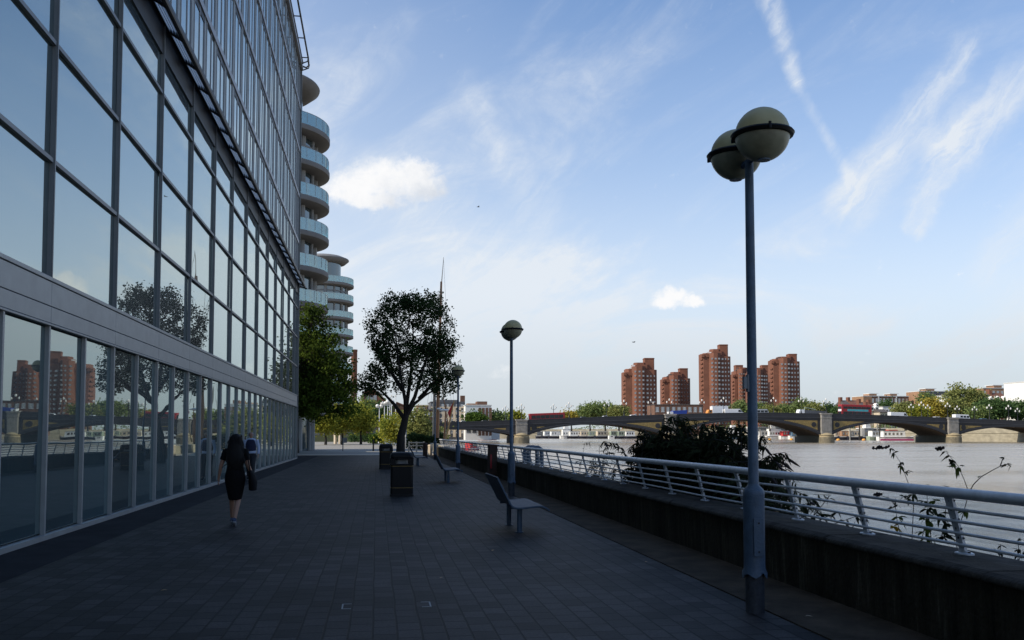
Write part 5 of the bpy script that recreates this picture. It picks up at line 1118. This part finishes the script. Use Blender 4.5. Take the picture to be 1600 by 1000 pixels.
# ------------------------------------------------------------------ moored boats, piles, buoys
def boat(label, px, D, L_, hullm, cabm, style=0, rz=0., group='boats moored on the far bank', name='houseboat', h=1.1):
    v = gnd(px, D, WZ); t = thing(name, label, 'boat', v, rz, group); w_ = 1.9; t.scale = (1, 1, 1.35); vs = []; fs = []
    secs = [(-L_ / 2, w_ * .75, h + .15), (-L_ * .3, w_, h), (L_ * .25, w_, h), (L_ * .42, w_ * .55, h + .2), (L_ / 2, .06, h + .45)]
    if style == 1: secs = secs[::-1]; secs = [(-x, a, b) for x, a, b in secs][::-1] if False else [(x, a, b) for x, a, b in secs]
    for x, a, z in secs: vs += [(x, -a, z), (x, -a * .8, -.3), (x, a * .8, -.3), (x, a, z)]
    for i in range(4): fs += [(i * 4 + k, i * 4 + k + 1, i * 4 + 5 + k, i * 4 + 4 + k) for k in range(3)] + [(i * 4 + 3, i * 4, i * 4 + 4, i * 4 + 7)]
    fs += [(0, 1, 2, 3), (16, 17, 18, 19)]; g = MB(); g.add(vs, fs); g.build('hull', M[hullm], t)
    g = MB(); g.box(-L_ * .5, L_ * .4, -w_ - .04, -w_ + .02, h - .12, h + .04); g.build('gunwale', M['white'] if hullm != 'white' else M['navyhull'], t)
    c0, c1 = -L_ * .38, L_ * .22; hc = 1.8 if style != 2 else 2.6
    g = MB(); g.ext([(c0, h), (c0 + .1, h + hc), (c1 - .4, h + hc), (c1, h)], -w_ * .78, w_ * .78); cb = g.build('cabin', M[cabm], t)
    g = MB(); g.box(c0 - .1, c1 - .3, -w_ * .84, w_ * .84, h + hc, h + hc + .12); g.build('roof', M['white'] if cabm != 'white' else M['conc'], t)
    n_ = max(2, int((c1 - c0) / 1.6))
    for k in range(n_): x = c0 + .5 + k * (c1 - c0 - 1.1) / n_; g = MB(); g.box(x, x + .8, -w_ * .78 - .03, -w_ * .78 + .05, h + .6, h + 1.35); g.build('window', M['win_far'], cb)
    if style == 2: g = MB(); g.ext([(c0 + 1, h + hc), (c0 + 1.2, h + hc + 1.4), (c0 + 3.2, h + hc + 1.4), (c0 + 3.7, h + hc)], -1.1, 1.1); g.build('wheelhouse', M['white'], t)
    if style in (1, 3): g = MB(); g.tube([(L_ * .1, 0, h + hc), (L_ * .1, 0, h + hc + 3.6)], .06, 6); g.build('mast', M['pale_wood'], t)
    return t
bs = [(846, 515, 7, 'navyhull', 'greyb', 0, 'low dark boat farthest left under the second arch'), (858, 512, 9, 'navyhull', 'white', 0, 'dark hulled boat with a white prow left of the tall white houseboat'), (870, 505, 10, 'navyhull', 'white', 1, 'white topped cruiser with a dark hull under the second arch'), (888, 500, 10, 'white', 'white', 2, 'tall bright white houseboat under the second arch'), (902, 498, 12, 'navyhull', 'white', 0, 'white cabin houseboat right of the tall white one'), (917, 496, 10, 'navyhull', 'cream', 0, 'cream cabin houseboat under the second arch'), (930, 494, 10, 'navyhull', 'sage', 0, 'sage green houseboat beside the cream one'), (943, 492, 11, 'navyhull', 'cream', 1, 'cream houseboat with a short mast'), (962, 490, 9, 'navyhull', 'sage', 0, 'green houseboat left of the square white float'), (974, 489, 9, 'navyhull', 'sage', 3, 'pale green houseboat with a mast near the second pier'), (986, 488, 9, 'navyhull', 'white', 0, 'white prowed boat nearest the second pier'),
      (1150, 462, 11, 'teal', 'white', 2, 'blue hulled houseboat glimpsed left of the big lamp post'), (1186, 458, 11, 'teal', 'white', 0, 'blue hulled houseboat right of the big lamp post'), (1200, 456, 11, 'white', 'conc', 0, 'white boat second right of the big lamp post'), (1212, 455, 12, 'white', 'white', 2, 'high white river cruiser under the third arch'), (1230, 452, 9, 'white', 'redcloth', 0, 'small boat with a red cover under the third arch'), (1246, 450, 10, 'white', 'teal', 1, 'boat with blue covers left of the third pier'),
      (1313, 402, 9, 'navyhull', 'cream', 0, 'cream cabin boat just right of the third pier'), (1325, 400, 10, 'navyhull', 'brick_o', 0, 'orange cabin boat under the fourth arch'), (1338, 398, 9, 'navyhull', 'cream', 3, 'cream boat with a mast under the fourth arch'), (1357, 396, 9, 'navyhull', 'conc', 2, 'dark blue tug with a grey wheelhouse'), (1370, 388, 9, 'sage', 'white', 1, 'pale green boat left of the white and magenta one')]
for i, (px, D, L_, hm, cm, st, lab) in enumerate(bs): boat(lab, px, D, L_ * .92, hm, cm, st, R(-6 + (i * 37 % 13)))
t = boat('long white boat with a magenta waterline and red deckhouse', 1400, 372, 15, 'white', 'white', 0, R(-8), name='river_boat', h=1.0)
g = MB(); g.box(-7, 6.2, -2.0, -1.55, -.1, .45); g.build('waterline_band', M['magenta'], t)
g = MB(); g.box(-3.6, 0, -1.7, 1.7, 2.95, 3.2); g.build('red_awning', M['redcloth'], t)
t, hw, h = block('floating_jetty', 'long floating boathouse with a flat white roof behind the fourth arch boats', 1345, 1412, 670, 398, 'greyb', 5, 8, 1, 'white', zb=WZ + .5, cat='jetty')
t, hw, h = block('floating_jetty', 'boathouse with a pale roof under the third arch', 1170, 1240, 668, 466, 'conc', 5, 9, 1, 'white', zb=WZ + .5, cat='jetty')
v = gnd(955, 470, WZ); t = thing('mooring_float', 'square white mooring float with a dark mark in front of the boats', 'float', v); g = MB(); g.box(-1.4, 1.4, -1.2, 1.2, -.3, 1.7); g.build('body', M['white'], t); g = MB(); g.box(-.6, .6, -1.24, -1.19, 1.0, 1.4); g.build('mark', M['hole'], t)
for i, (px, D, lab) in enumerate([(1309.5, 372, 'orange mooring buoy just right of the third pier'), (1349.5, 370, 'orange mooring buoy in the middle of the fourth arch'), (1202.5, 400, 'orange mooring buoy under the middle of the third arch'), (1236.5, 395, 'orange mooring buoy left of the third pier'), (1180, 405, 'orange mooring buoy beside the big lamp post')]):
    v = gnd(px, D, WZ); t = thing('mooring_buoy', lab, 'buoy', v, 0, 'orange mooring buoys'); g = MB(); g.ball((0, 0, .25), .75, 14, 8, 1, 1, .75); g.build('float', M['orange'], t, 60); g = MB(); g.tube([(0, 0, .7), (0, 0, 1.05)], .12, 8); g.build('ring', M['frame_dark'], t)
for i, (px, D, h_) in enumerate([(1328, 396, 6.5), (1343, 394, 7), (1371, 388, 7), (1375, 384, 7.5), (1386, 384, 2.6), (1399, 398, 6), (1404, 400, 5.5), (1413, 402, 6), (1188, 452, 5)]):
    v = gnd(px, D, WZ - 1); g = MB(v); g.lathe([(.34, v.z), (.30, v.z + h_ * .5), (.27, v.z + h_ + .6), (.2, v.z + h_ + .8)], (v.x, v.y), 8); o = g.build('mooring_pile', M['bark'] if i % 2 else M['stone']); o.location = v
    tag(o, ['timber pile behind the orange cabin boat', 'pale pile beside the cream masted boat', 'pile nearest the left end of the magenta boat', 'tall timber pile at the bow of the magenta boat', 'short stump in front of the magenta boat', 'pale pile behind the middle of the magenta boat', 'timber pile behind the magenta boat, nearer its stern', 'pale pile at the stern of the magenta boat', 'timber pile beside the blue hulled houseboat'][i], 'mooring pile', 'mooring piles')
boat('small red dinghy on the water behind the railing', 738, 166, 2.6, 'red', 'redcloth', 0, .4, group=None, name='dinghy', h=.45).scale = (1, .7, .6)
boat('red boat moored below the left end of the bridge', 762, 400, 8, 'red', 'white', 0, .1, group=None, name='red_boat')

# ------------------------------------------------------------------ gulls
for px, py, lab in ((747, 323.5, 'small dark gull high over the second lamp'), (990, 535, 'tiny gull above the leftmost brick tower')):
    v = at(px, py, 95); g = MB(v); t = thing('gull', lab, 'bird', v, .3); g = MB()
    g.loft([(0, 0, 0, .001, .001)], 4) if False else g.tube([(-.16, 0, 0), (-.08, 0, .01), (.06, 0, .015), (.14, 0, .03), (.19, 0, .03)], [.008, .03, .04, .028, .006], 8)
    for s_ in (-1, 1): g.add([(.06, 0, .03), (.08, s_ * .16, .10), (.02, s_ * .34, .07), (-.04, s_ * .16, .09), (-.03, 0, .03), (.06, 0, .02), (.02, s_ * .34, .06)], [(0, 1, 3, 4), (1, 2, 3), (0, 1, 2, 6, 5)])
    g.build('body', M['bin_in'], t)

# ------------------------------------------------------------------ buddleia over the wall
loc = Vector((5.6, 16.8, -.9)); t = thing('buddleia_bush', 'large dark drooping shrub growing over the river wall behind the railing', 'shrub', loc)
r = random.Random(91); st = MB(loc); lf = MB(loc); fw = []
def shoot(pts, nleaf, L_, r0=.012, flower=True, droop=.35):
    st.tube(pts, [r0 * (1 - .7 * i / (len(pts) - 1)) for i in range(len(pts))], 5)
    for k in range(nleaf):
        f = .15 + .85 * (k + r.random()) / nleaf; q = f * (len(pts) - 1); i = min(int(q), len(pts) - 2); p = Vector(pts[i]).lerp(Vector(pts[i + 1]), q - i); tg = (Vector(pts[i + 1]) - Vector(pts[i])).normalized()
        for s_ in (-1, 1):
            d = Vector((r.gauss(0, 1), r.gauss(0, 1), r.gauss(0, .3))); d = (d - tg * d.dot(tg)); d = d.normalized() * .8 + tg * .55 + Vector((0, 0, -droop)); LL = L_ * r.uniform(.5, 1.3) * (1.15 - .6 * f)
            lf.leaf3(p, d, LL, LL * .115, r)
    if flower:
        e = Vector(pts[-1]); d = (e - Vector(pts[-2])).normalized() + Vector((0, 0, -.35)); fw.append([e, e + d * .06, e + d * .14, e + d * .2])
ctr = [((5.35, 17.2, .4), 1.0)]
for k in range(290):
    # root along the foot of the wall, tips over an arching dome
    by = r.uniform(13.6, 20.5); b0 = Vector((5.15, by * .6 + 5.6, r.uniform(-.6, .4)))
    ty = 12.6 + 7.6 * r.random() ** 1.15; hmax = .82 + 1.0 * math.exp(-((ty - 16.0) / 3.1) ** 4) ; tx = 5.2 + abs(r.gauss(0, .55)) ; tz = hmax * r.uniform(.45, 1.03) - .28 * (tx - 5.2)
    tip = Vector((min(tx, 6.6), ty, tz)); mid = b0.lerp(tip, .6) + Vector((0, 0, .30 + .2 * r.random())); out = Vector((r.gauss(.05, .15), (ty - 17) * .05 + r.gauss(0, .12), -.10 - .2 * r.random()))
    pts = [b0, b0.lerp(mid, .55) + Vector((0, 0, .1)), mid, mid.lerp(tip, .6) + Vector((0, 0, .05)), tip, tip + out]
    shoot(pts, 26, .21, flower=(k % 6 == 0))
for k in range(3400):                               # dense heart of the shrub
    y = r.gauss(15.8, 1.75); z = r.uniform(.1, 1.0) * (.75 + .75 * math.exp(-((y - 16) / 3.) ** 4))
    d = Vector((r.gauss(0, 1), r.gauss(0, 1), r.uniform(-.8, .4))); LL = r.uniform(.12, .24); lf.leaf3((5.12 + abs(r.gauss(0, .38)), y, z), d, LL, LL * .13, r)
for k in range(34):                                 # thin straggling shoots on the left and low on the right
    by = r.uniform(20, 23.5) if k < 24 else r.uniform(10.6, 12.8); b0 = Vector((5.12, by, .2)); tip = Vector((5.12 + r.uniform(.0, .5), by + r.uniform(-.6, .5), r.uniform(.75, 1.4) if k < 24 else r.uniform(.65, .95)))
    shoot([b0, b0.lerp(tip, .5) + Vector((0, 0, .1)), tip, tip + Vector((r.gauss(0, .1), r.gauss(0, .15), .02))], 8, .15, .007, k % 4 == 0)
tl = [(985, 700), (1015, 680), (1040, 664), (1060, 652), (1095, 664), (1125, 668), (1160, 668), (1190, 684), (1212, 716)]
for k in range(46):
    px = r.uniform(990, 1210); j = max(i for i in range(8) if tl[i][0] <= px); f = (px - tl[j][0]) / (tl[j + 1][0] - tl[j][0]); py = tl[j][1] + (tl[j + 1][1] - tl[j][1]) * f + r.uniform(-4, 14); D = 18.4 - (px - 990) * .0235
    tip = at(px, py, D); b0 = tip + Vector((r.uniform(-.15, .1), r.uniform(-.3, .3), -.5)); shoot([b0, b0.lerp(tip, .6) + Vector((0, 0, .08)), tip, tip + Vector((r.uniform(-.05, .2), r.gauss(0, .1), -.05))], 11, .2, .009, k % 4 == 0)
for px, py, D in ((945, 691, 19.5), (1052, 652, 17.5), (1000, 682, 18.5), (1118, 664, 16.0), (1213, 722, 12.9), (1196, 700, 13.4), (1160, 668, 15), (1205, 745, 12.7)):
    tip = at(px, py, D); b0 = tip * .5 + Vector((5.3, 17, .5)) * .5; b0.z = tip.z - .35; shoot([b0, b0.lerp(tip, .5) + Vector((0, 0, .14)), tip + Vector((0, .1, .02)), tip], 12, .20, .009)
st.build('stems', M['bark'], t); lf.build('foliage', M['leaf_bud'], t); [MB(loc).tube(q, [.008, .02, .016, .004], 6).build('flower_head', M['flower'], t, 60) for q in fw[-60:]]
def sprig(label, X, stems, seed, name='buddleia_sprig'):
    rr = random.Random(seed); p0 = onX(*stems[0][0][0], X); t = thing(name, label, 'plant', p0, 0, 'thin weeds rooted in the outer wall'); g = MB(p0); lf_ = MB(p0); fl_ = MB(p0)
    for pts, leaves, head in stems:
        P3 = [onX(px, py, X + .03 * rr.gauss(0, 1)) for px, py in pts]
        if pts is stems[0][0]: P3 = [P3[0] + Vector((.02, 0, -.3))] + P3
        g.tube(P3, [.005 - .003 * i / (len(P3) - 1) for i in range(len(P3))], 6)
        for px, py, n_, L_, m_ in leaves:
            q = onX(px, py, X)
            for k in range(n_):
                lf_.cur = m_; d = Vector((rr.gauss(0, .5), rr.gauss(0, 1), rr.uniform(-1.0, .35))).normalized(); lf_.leaf3(q, d, L_ * rr.uniform(.8, 1.45), L_ * .22, rr)
        if head:
            (ax, ay), (bx, by_) = head; a, b = onX(ax, ay, X), onX(bx, by_, X); fl_.tube([a, a.lerp(b, .5), b], [.005, .011, .006], 6)
            for k in range(26): f = rr.random(); c = a.lerp(b, f) + Vector((rr.gauss(0, 1), rr.gauss(0, 1), rr.gauss(0, 1))) * .008; fl_.ball(c, .0115 * rr.uniform(.6, 1.2), 5, 4)
    g.build('stem', M['bark'], t); lf_.build('leaves', [M['leaf_bud'], M['leaf_sprig'], M['leaf_autumn']], t)
    if fl_.v: fl_.build('flower_head', M['flower'], t)
XS = 5.2
sprig('tall weed with a dark flower spike leaning left, second from the wall end', XS, [([(1425, 845), (1427, 800), (1428, 775), (1418, 752), (1408, 724), (1394, 703)], [(1420, 757, 3, .05, 2), (1407, 727, 5, .06, 1), (1409, 722, 3, .05, 0), (1397, 708, 5, .05, 0), (1392, 700, 4, .05, 0), (1426, 772, 5, .07, 0), (1415, 738, 2, .05, 0)], ((1364, 701), (1388, 699))), ([(1428, 785), (1416, 776), (1408, 775)], [(1412, 775, 5, .05, 0), (1420, 778, 4, .06, 0)], None), ([(1414, 738), (1420, 735), (1424, 737)], [(1423, 736, 3, .04, 0)], None)], 1)
sprig('tallest weed forking above the rail near the last post', XS, [([(1494, 840), (1505, 803), (1514, 770), (1506, 748), (1497, 728), (1480, 708)], [(1496, 730, 4, .075, 1), (1500, 728, 2, .06, 0), (1483, 712, 4, .06, 0), (1476, 705, 4, .05, 0), (1486, 718, 3, .07, 0), (1510, 798, 5, .07, 1), (1489, 722, 3, .07, 0)], ((1464, 701), (1474, 700))), ([(1514, 770), (1521, 757), (1533, 745), (1552, 734), (1566, 727), (1576, 725)], [(1531, 744, 3, .04, 0), (1573, 725, 4, .05, 0), (1522, 766, 4, .05, 0), (1580, 727, 3, .05, 0)], None), ([(1563, 728), (1566, 719), (1569, 714)], [(1569, 715, 4, .035, 0)], None)], 2)
sprig('short leafy weed under the rail, left of the tall ones', XS, [([(1408, 840), (1402, 815), (1399, 790), (1399, 778)], [(1395, 792, 5, .07, 0), (1403, 808, 5, .10, 1), (1396, 822, 4, .09, 2), (1402, 790, 4, .06, 0), (1399, 783, 3, .05, 0)], ((1366, 774), (1376, 773))), ([(1399, 790), (1390, 779), (1376, 774)], [(1385, 778, 4, .05, 0)], None)], 3)
sprig('leafy weed just left of the last railing post', XS, [([(1455, 842), (1452, 815), (1449, 785), (1448, 760)], [(1449, 758, 4, .04, 0), (1448, 795, 5, .08, 0), (1447, 808, 6, .10, 1), (1455, 815, 6, .11, 1), (1458, 795, 6, .09, 0), (1450, 836, 6, .10, 1), (1443, 783, 3, .07, 0), (1460, 782, 4, .08, 1)], None), ([(1470, 845), (1476, 815), (1480, 770), (1478, 760)], [(1474, 820, 5, .10, 0), (1480, 761, 4, .06, 0), (1474, 838, 5, .1, 0), (1468, 802, 5, .10, 0), (1480, 835, 5, .09, 0)], None), ([(1441, 840), (1444, 825)], [(1443, 830, 4, .08, 1)], None)], 4)
sprig('low dark sprig between the last post and the right edge', XS - .05, [([(1562, 868), (1563, 858), (1564, 851)], [(1564, 852, 5, .04, 0), (1562, 860, 5, .05, 0)], None), ([(1562, 868), (1553, 857)], [(1553, 857, 3, .04, 0)], None)], 5)
sprig('low dark sprig at the right edge of the view', XS - .05, [([(1590, 878), (1592, 860), (1591, 842)], [(1592, 858, 5, .05, 0), (1591, 842, 4, .04, 0), (1590, 868, 5, .05, 0)], None), ([(1590, 878), (1600, 862)], [(1600, 862, 5, .05, 0)], None)], 6)

# ------------------------------------------------------------------ people
def skinned(name, verts, edges, radii, roots, m, parent, sub=2):
    me = bpy.data.meshes.new(name); me.from_pydata(verts, edges, []); me.materials.append(m); o = bpy.data.objects.new(name, me); C.objects.link(o); o.parent = parent
    sk = o.modifiers.new('skin', 'SKIN'); sk.use_smooth_shade = True
    if not me.skin_vertices: me.skin_vertices.new() if hasattr(me.skin_vertices, 'new') else None
    d = me.skin_vertices[0].data
    for i, rd in enumerate(radii): d[i].radius = rd if hasattr(rd, '__len__') else (rd, rd); d[i].use_root = i in roots
    ss = o.modifiers.new('sub', 'SUBSURF'); ss.levels = sub; ss.render_levels = sub
    return o
def body(parent, J, s=1., facing=1, face=False, name='body'):
    """J: joint dict in metres; one continuous skinned figure with hands of five fingers, plus a shaped head"""
    V = []; Ed = []; Rd = []; roots = set()
    def add(p, r_, link=None):
        V.append(tuple(p)); Rd.append(r_); i = len(V) - 1
        if link is not None: Ed.append((link, i))
        return i
    pel = add(J['pelvis'], (.125, .095)); roots.add(pel); wa = add(J['waist'], (.11, .085), pel); ch = add(J['chest'], (.135, .10), wa); nk = add(J['neck'], (.052, .052), ch); hb = add(J['headbase'], (.05, .055), nk); hd = add(J['head'], (.072, .088), hb); ht = add(J['headtop'], (.058, .066), hd)
    for sd in ('L', 'R'):
        sh = add(J['sh' + sd], .052, ch); el = add(J['el' + sd], .036, sh); wr = add(J['wr' + sd], .024, el); pm = add(J['pm' + sd], (.030, .017), wr)
        dr = (Vector(J['pm' + sd]) - Vector(J['wr' + sd])).normalized(); sd_ = Vector((0, facing, 0)); sd_ = (sd_ - dr * sd_.dot(dr)).normalized(); inw = dr.cross(sd_) * (1 if sd == 'L' else -1) * facing
        for k, (o_, ln) in enumerate(((.022, .068), (.008, .077), (-.007, .072), (-.021, .056))):
            b0 = Vector(J['pm' + sd]) + sd_ * o_ + dr * .005; roots.add(add(b0, .0088)); i0 = len(V) - 1
            i1 = add(b0 + dr * ln * .5 + inw * .006, .0082, i0); add(b0 + dr * ln * .85 + inw * .026, .0068, i1)
        b0 = Vector(J['wr' + sd]).lerp(Vector(J['pm' + sd]), .55) + sd_ * .018; i0 = add(b0, .011); roots.add(i0); i1 = add(b0 + dr * .025 + sd_ * .026 + inw * .01, .0098, i0); add(b0 + dr * .055 + sd_ * .034 + inw * .016, .008, i1)
        hp = add(J['hip' + sd], .085, pel); kn = add(J['kn' + sd], .054, hp); cf = add(J['cf' + sd], .048, kn); an = add(J['an' + sd], .034, cf); ft_ = add(J['ft' + sd], (.036, .026), an); add(J['to' + sd], (.034, .02), ft_)
    return skinned(name, V, Ed, Rd, roots, M['skin'], parent)
def clothtube(name, m, parent, rings, n=18): g = MB(); g.loft(rings, n); o = g.build(name, m, parent, 60); ss = o.modifiers.new('sub', 'SUBSURF'); ss.levels = ss.render_levels = 1; return o
def shoe(parent, an, to, m):
    an, to = Vector(an), Vector(to); d = (to - an); d.normalize(); up = Vector((0, 0, 1)); heel = an - d * .05 - up * .045
    g = MB(); pts = [heel + up * .03 - d * .01, heel + d * .05 + up * .03, an.lerp(to, .55) + up * -.005, to + up * .012, to + d * .045 + up * .004]; g.tube(pts, [.034, .042, .042, .036, .016], 10); o = g.build('shoe', M[m], parent, 60)
    g = MB(); g.tube([p - up * .028 for p in pts], [.030, .036, .036, .032, .014], 8); g.build('sole', M['sole'], o, 60)
loc = Vector((-2.46, 16.95, 0)); wm = thing('person', 'woman with long dark hair and a black dress walking away', 'person', loc, R(3)); 
J = dict(pelvis=(0, 0, .87), waist=(0, .01, 1.02), chest=(0, .02, 1.20), neck=(0, .025, 1.36), headbase=(0, .03, 1.42), head=(0, .04, 1.50), headtop=(0, .035, 1.575),
         shL=(-.16, .02, 1.31), elL=(-.245, .0, 1.06), wrL=(-.285, .07, .85), pmL=(-.295, .085, .785), shR=(.16, .02, 1.31), elR=(.225, -.03, 1.05), wrR=(.30, .06, .88), pmR=(.315, .08, .82),
         hipL=(-.08, .01, .83), knL=(-.065, .16, .47), cfL=(-.06, .17, .36), anL=(-.055, .22, .10), ftL=(-.055, .27, .045), toL=(-.06, .37, .03), hipR=(.07, 0, .83), knR=(.055, .03, .46), cfR=(.04, -.06, .34), anR=(.01, -.14, .12), ftR=(.0, -.09, .055), toR=(-.005, .01, .03))
body(wm, J); 
clothtube('dress', M['dress'], wm, [(0, .02, 1.36, .085, .06), (0, .02, 1.34, .15, .085), (0, .02, 1.28, .185, .105), (0, .02, 1.20, .165, .12), (0, .02, 1.10, .145, .11), (0, .01, 1.02, .145, .11), (0, .0, .92, .178, .125), (0, .0, .82, .185, .13), (0, .02, .70, .165, .125), (0, .04, .58, .140, .125), (0, .05, .47, .118, .125), (0, .05, .455, .108, .115)])
for s_, a, b in ((-1, J['shL'], J['elL']), (1, J['shR'], J['elR'])): g = MB(); A, B = Vector(a), Vector(b); g.tube([A + Vector((-s_ * .05, 0, .02)), A, A.lerp(B, .35), A.lerp(B, .6)], [.05, .072, .062, .060], 12); g.build('sleeve', M['dress'], wm, 60)
g = MB(); rr = random.Random(4)
g.loft([(0, .03, 1.628, .006, .006), (0, .03, 1.622, .038, .04), (0, .03, 1.605, .065, .07), (0, .03, 1.57, .088, .098), (0, .02, 1.50, .106, .112), (0, -.005, 1.42, .120, .10), (.0, -.045, 1.34, .135, .075), (.01, -.075, 1.25, .145, .06), (.01, -.085, 1.16, .14, .055), (.02, -.085, 1.07, .12, .045), (.02, -.08, 1.0, .08, .03)], 20)
for k in range(70):
    a = rr.uniform(0, 6.28); z0 = rr.uniform(1.35, 1.6); x = math.cos(a) * .11; y = .02 + math.sin(a) * .10
    if y > .07: continue
    pts = [Vector((x * .9, y, z0)), Vector((x * 1.1 + rr.gauss(0, .015), -.05 + y * .5, 1.3 + rr.uniform(-.04, .04))), Vector((x * 1.15 + rr.gauss(0, .03), -.1 + rr.gauss(0, .012), 1.15)), Vector((x * .95 + rr.gauss(0, .04), -.09, rr.uniform(.95, 1.08)))]
    g.tube(pts, [.016, .018, .015, .003], 5)
for k in range(14): a = rr.uniform(-1.2, 1.2); g.tube([(math.sin(a) * .1, .0, 1.55), (math.sin(a) * .14, -.02, 1.45 + rr.uniform(-.05, .05)), (math.sin(a) * (.15 + rr.uniform(0, .04)), -.03, 1.36)], [.012, .01, .002], 4)
g.build('hair', M['hair'], wm, 60)
shoe(wm, J['anR'], J['toR'], 'shoe'); shoe(wm, J['anL'], J['toL'], 'shoe')
t = thing('handbag', 'black shoulder bag hanging at the right side of the walking woman', 'bag', loc + Vector((.30, -.02, .62)))
g = MB(); b = len(g.v)
g.loft([(0, .06, 0.0, .045, .10), (0, .06, .01, .065, .16), (.0, .06, .15, .075, .18), (-.02, .05, .30, .05, .165), (-.03, .05, .36, .02, .15)], 16); g.build('pouch', M['dress'], t, 60)
g = MB(); g.tube([(-.03, -.07, .34), (-.06, -.06, .5), (-.12, -.01, .71), (-.13, .02, .735), (-.12, .07, .71), (-.06, .13, .5), (-.03, .17, .34)], .011, 6); g.build('strap', M['dress'], t, 60)

loc = gnd(392.5, 32.6); mn = thing('person', 'balding man in a navy vest and light blue shirt walking towards the camera', 'person', loc, R(180))
J = dict(pelvis=(0, 0, .90), waist=(0, .0, 1.06), chest=(0, .0, 1.26), neck=(0, .01, 1.44), headbase=(0, .02, 1.50), head=(0, .035, 1.59), headtop=(0, .03, 1.665),
         shL=(-.185, 0, 1.39), elL=(-.25, -.05, 1.11), wrL=(-.255, .03, .88), pmL=(-.255, .05, .81), shR=(.185, 0, 1.39), elR=(.25, -.02, 1.11), wrR=(.25, .10, .89), pmR=(.25, .125, .825),
         hipL=(-.09, 0, .87), knL=(-.09, .16, .50), cfL=(-.09, .17, .38), anL=(-.09, .22, .10), ftL=(-.09, .27, .05), toL=(-.1, .37, .03), hipR=(.09, 0, .87), knR=(.09, -.02, .48), cfR=(.09, -.10, .36), anR=(.09, -.22, .13), ftR=(.09, -.16, .06), toR=(.1, -.07, .03))
body(mn, J, facing=1)
clothtube('shirt', M['shirt'], mn, [(0, 0, 1.465, .06, .06), (0, 0, 1.45, .10, .075), (0, 0, 1.40, .205, .10), (0, 0, 1.30, .20, .125), (0, 0, 1.10, .175, .125), (0, 0, .94, .18, .13), (0, 0, .90, .17, .12)])
for a, b, c in ((J['shL'], J['elL'], J['wrL']), (J['shR'], J['elR'], J['wrR'])): g = MB(); g.tube([a, Vector(a).lerp(Vector(b), .5), b, Vector(b).lerp(Vector(c), .6), Vector(b).lerp(Vector(c), .9)], [.075, .068, .058, .050, .044], 12); g.build('sleeve', M['shirt'], mn, 60)
clothtube('vest', M['navy'], mn, [(0, .005, 1.43, .12, .085), (0, .005, 1.39, .18, .112), (0, .005, 1.28, .188, .137), (0, .005, 1.10, .183, .137), (0, .005, .95, .19, .142)])
for sd in 'LR': g = MB(); g.tube([J['hip' + sd], Vector(J['hip' + sd]).lerp(Vector(J['kn' + sd]), .5), J['kn' + sd], J['cf' + sd], Vector(J['cf' + sd]).lerp(Vector(J['an' + sd]), .9)], [.115, .098, .082, .075, .066], 12); g.build('trouser_leg', M['trouser'], mn, 60); shoe(mn, J['an' + sd], J['to' + sd], 'black')
clothtube('trousers', M['trouser'], mn, [(0, 0, .98, .165, .115), (0, 0, .90, .178, .125), (0, 0, .82, .165, .12), (0, 0, .78, .13, .10)])
g = MB(); g.loft([(0, .0, 1.52, .082, .07), (0, -.01, 1.57, .088, .082), (0, -.02, 1.62, .083, .08), (0, -.03, 1.65, .06, .06)], 14); g.build('hair', M['hair_g'], mn, 60)
g = MB(); g.tube([(0, .115, 1.60), (0, .138, 1.57), (0, .12, 1.558)], [.008, .015, .009], 6)
for s_ in (-1, 1): g.ball((s_ * .082, .025, 1.575), .026, 8, 6, .4, .8, 1.2)
g.build('nose_and_ears', M['skin'], mn, 60)
for s_ in (-1, 1): g = MB(); g.ball((s_ * .03, .115, 1.605), .010, 8, 6); g.build('eye', M['eye'], mn)
g = MB(); g.ext([(-.025, 1.527), (.025, 1.527), (.02, 1.521), (-.02, 1.521)], .108, .116); g.build('mouth', M['brick'], mn)
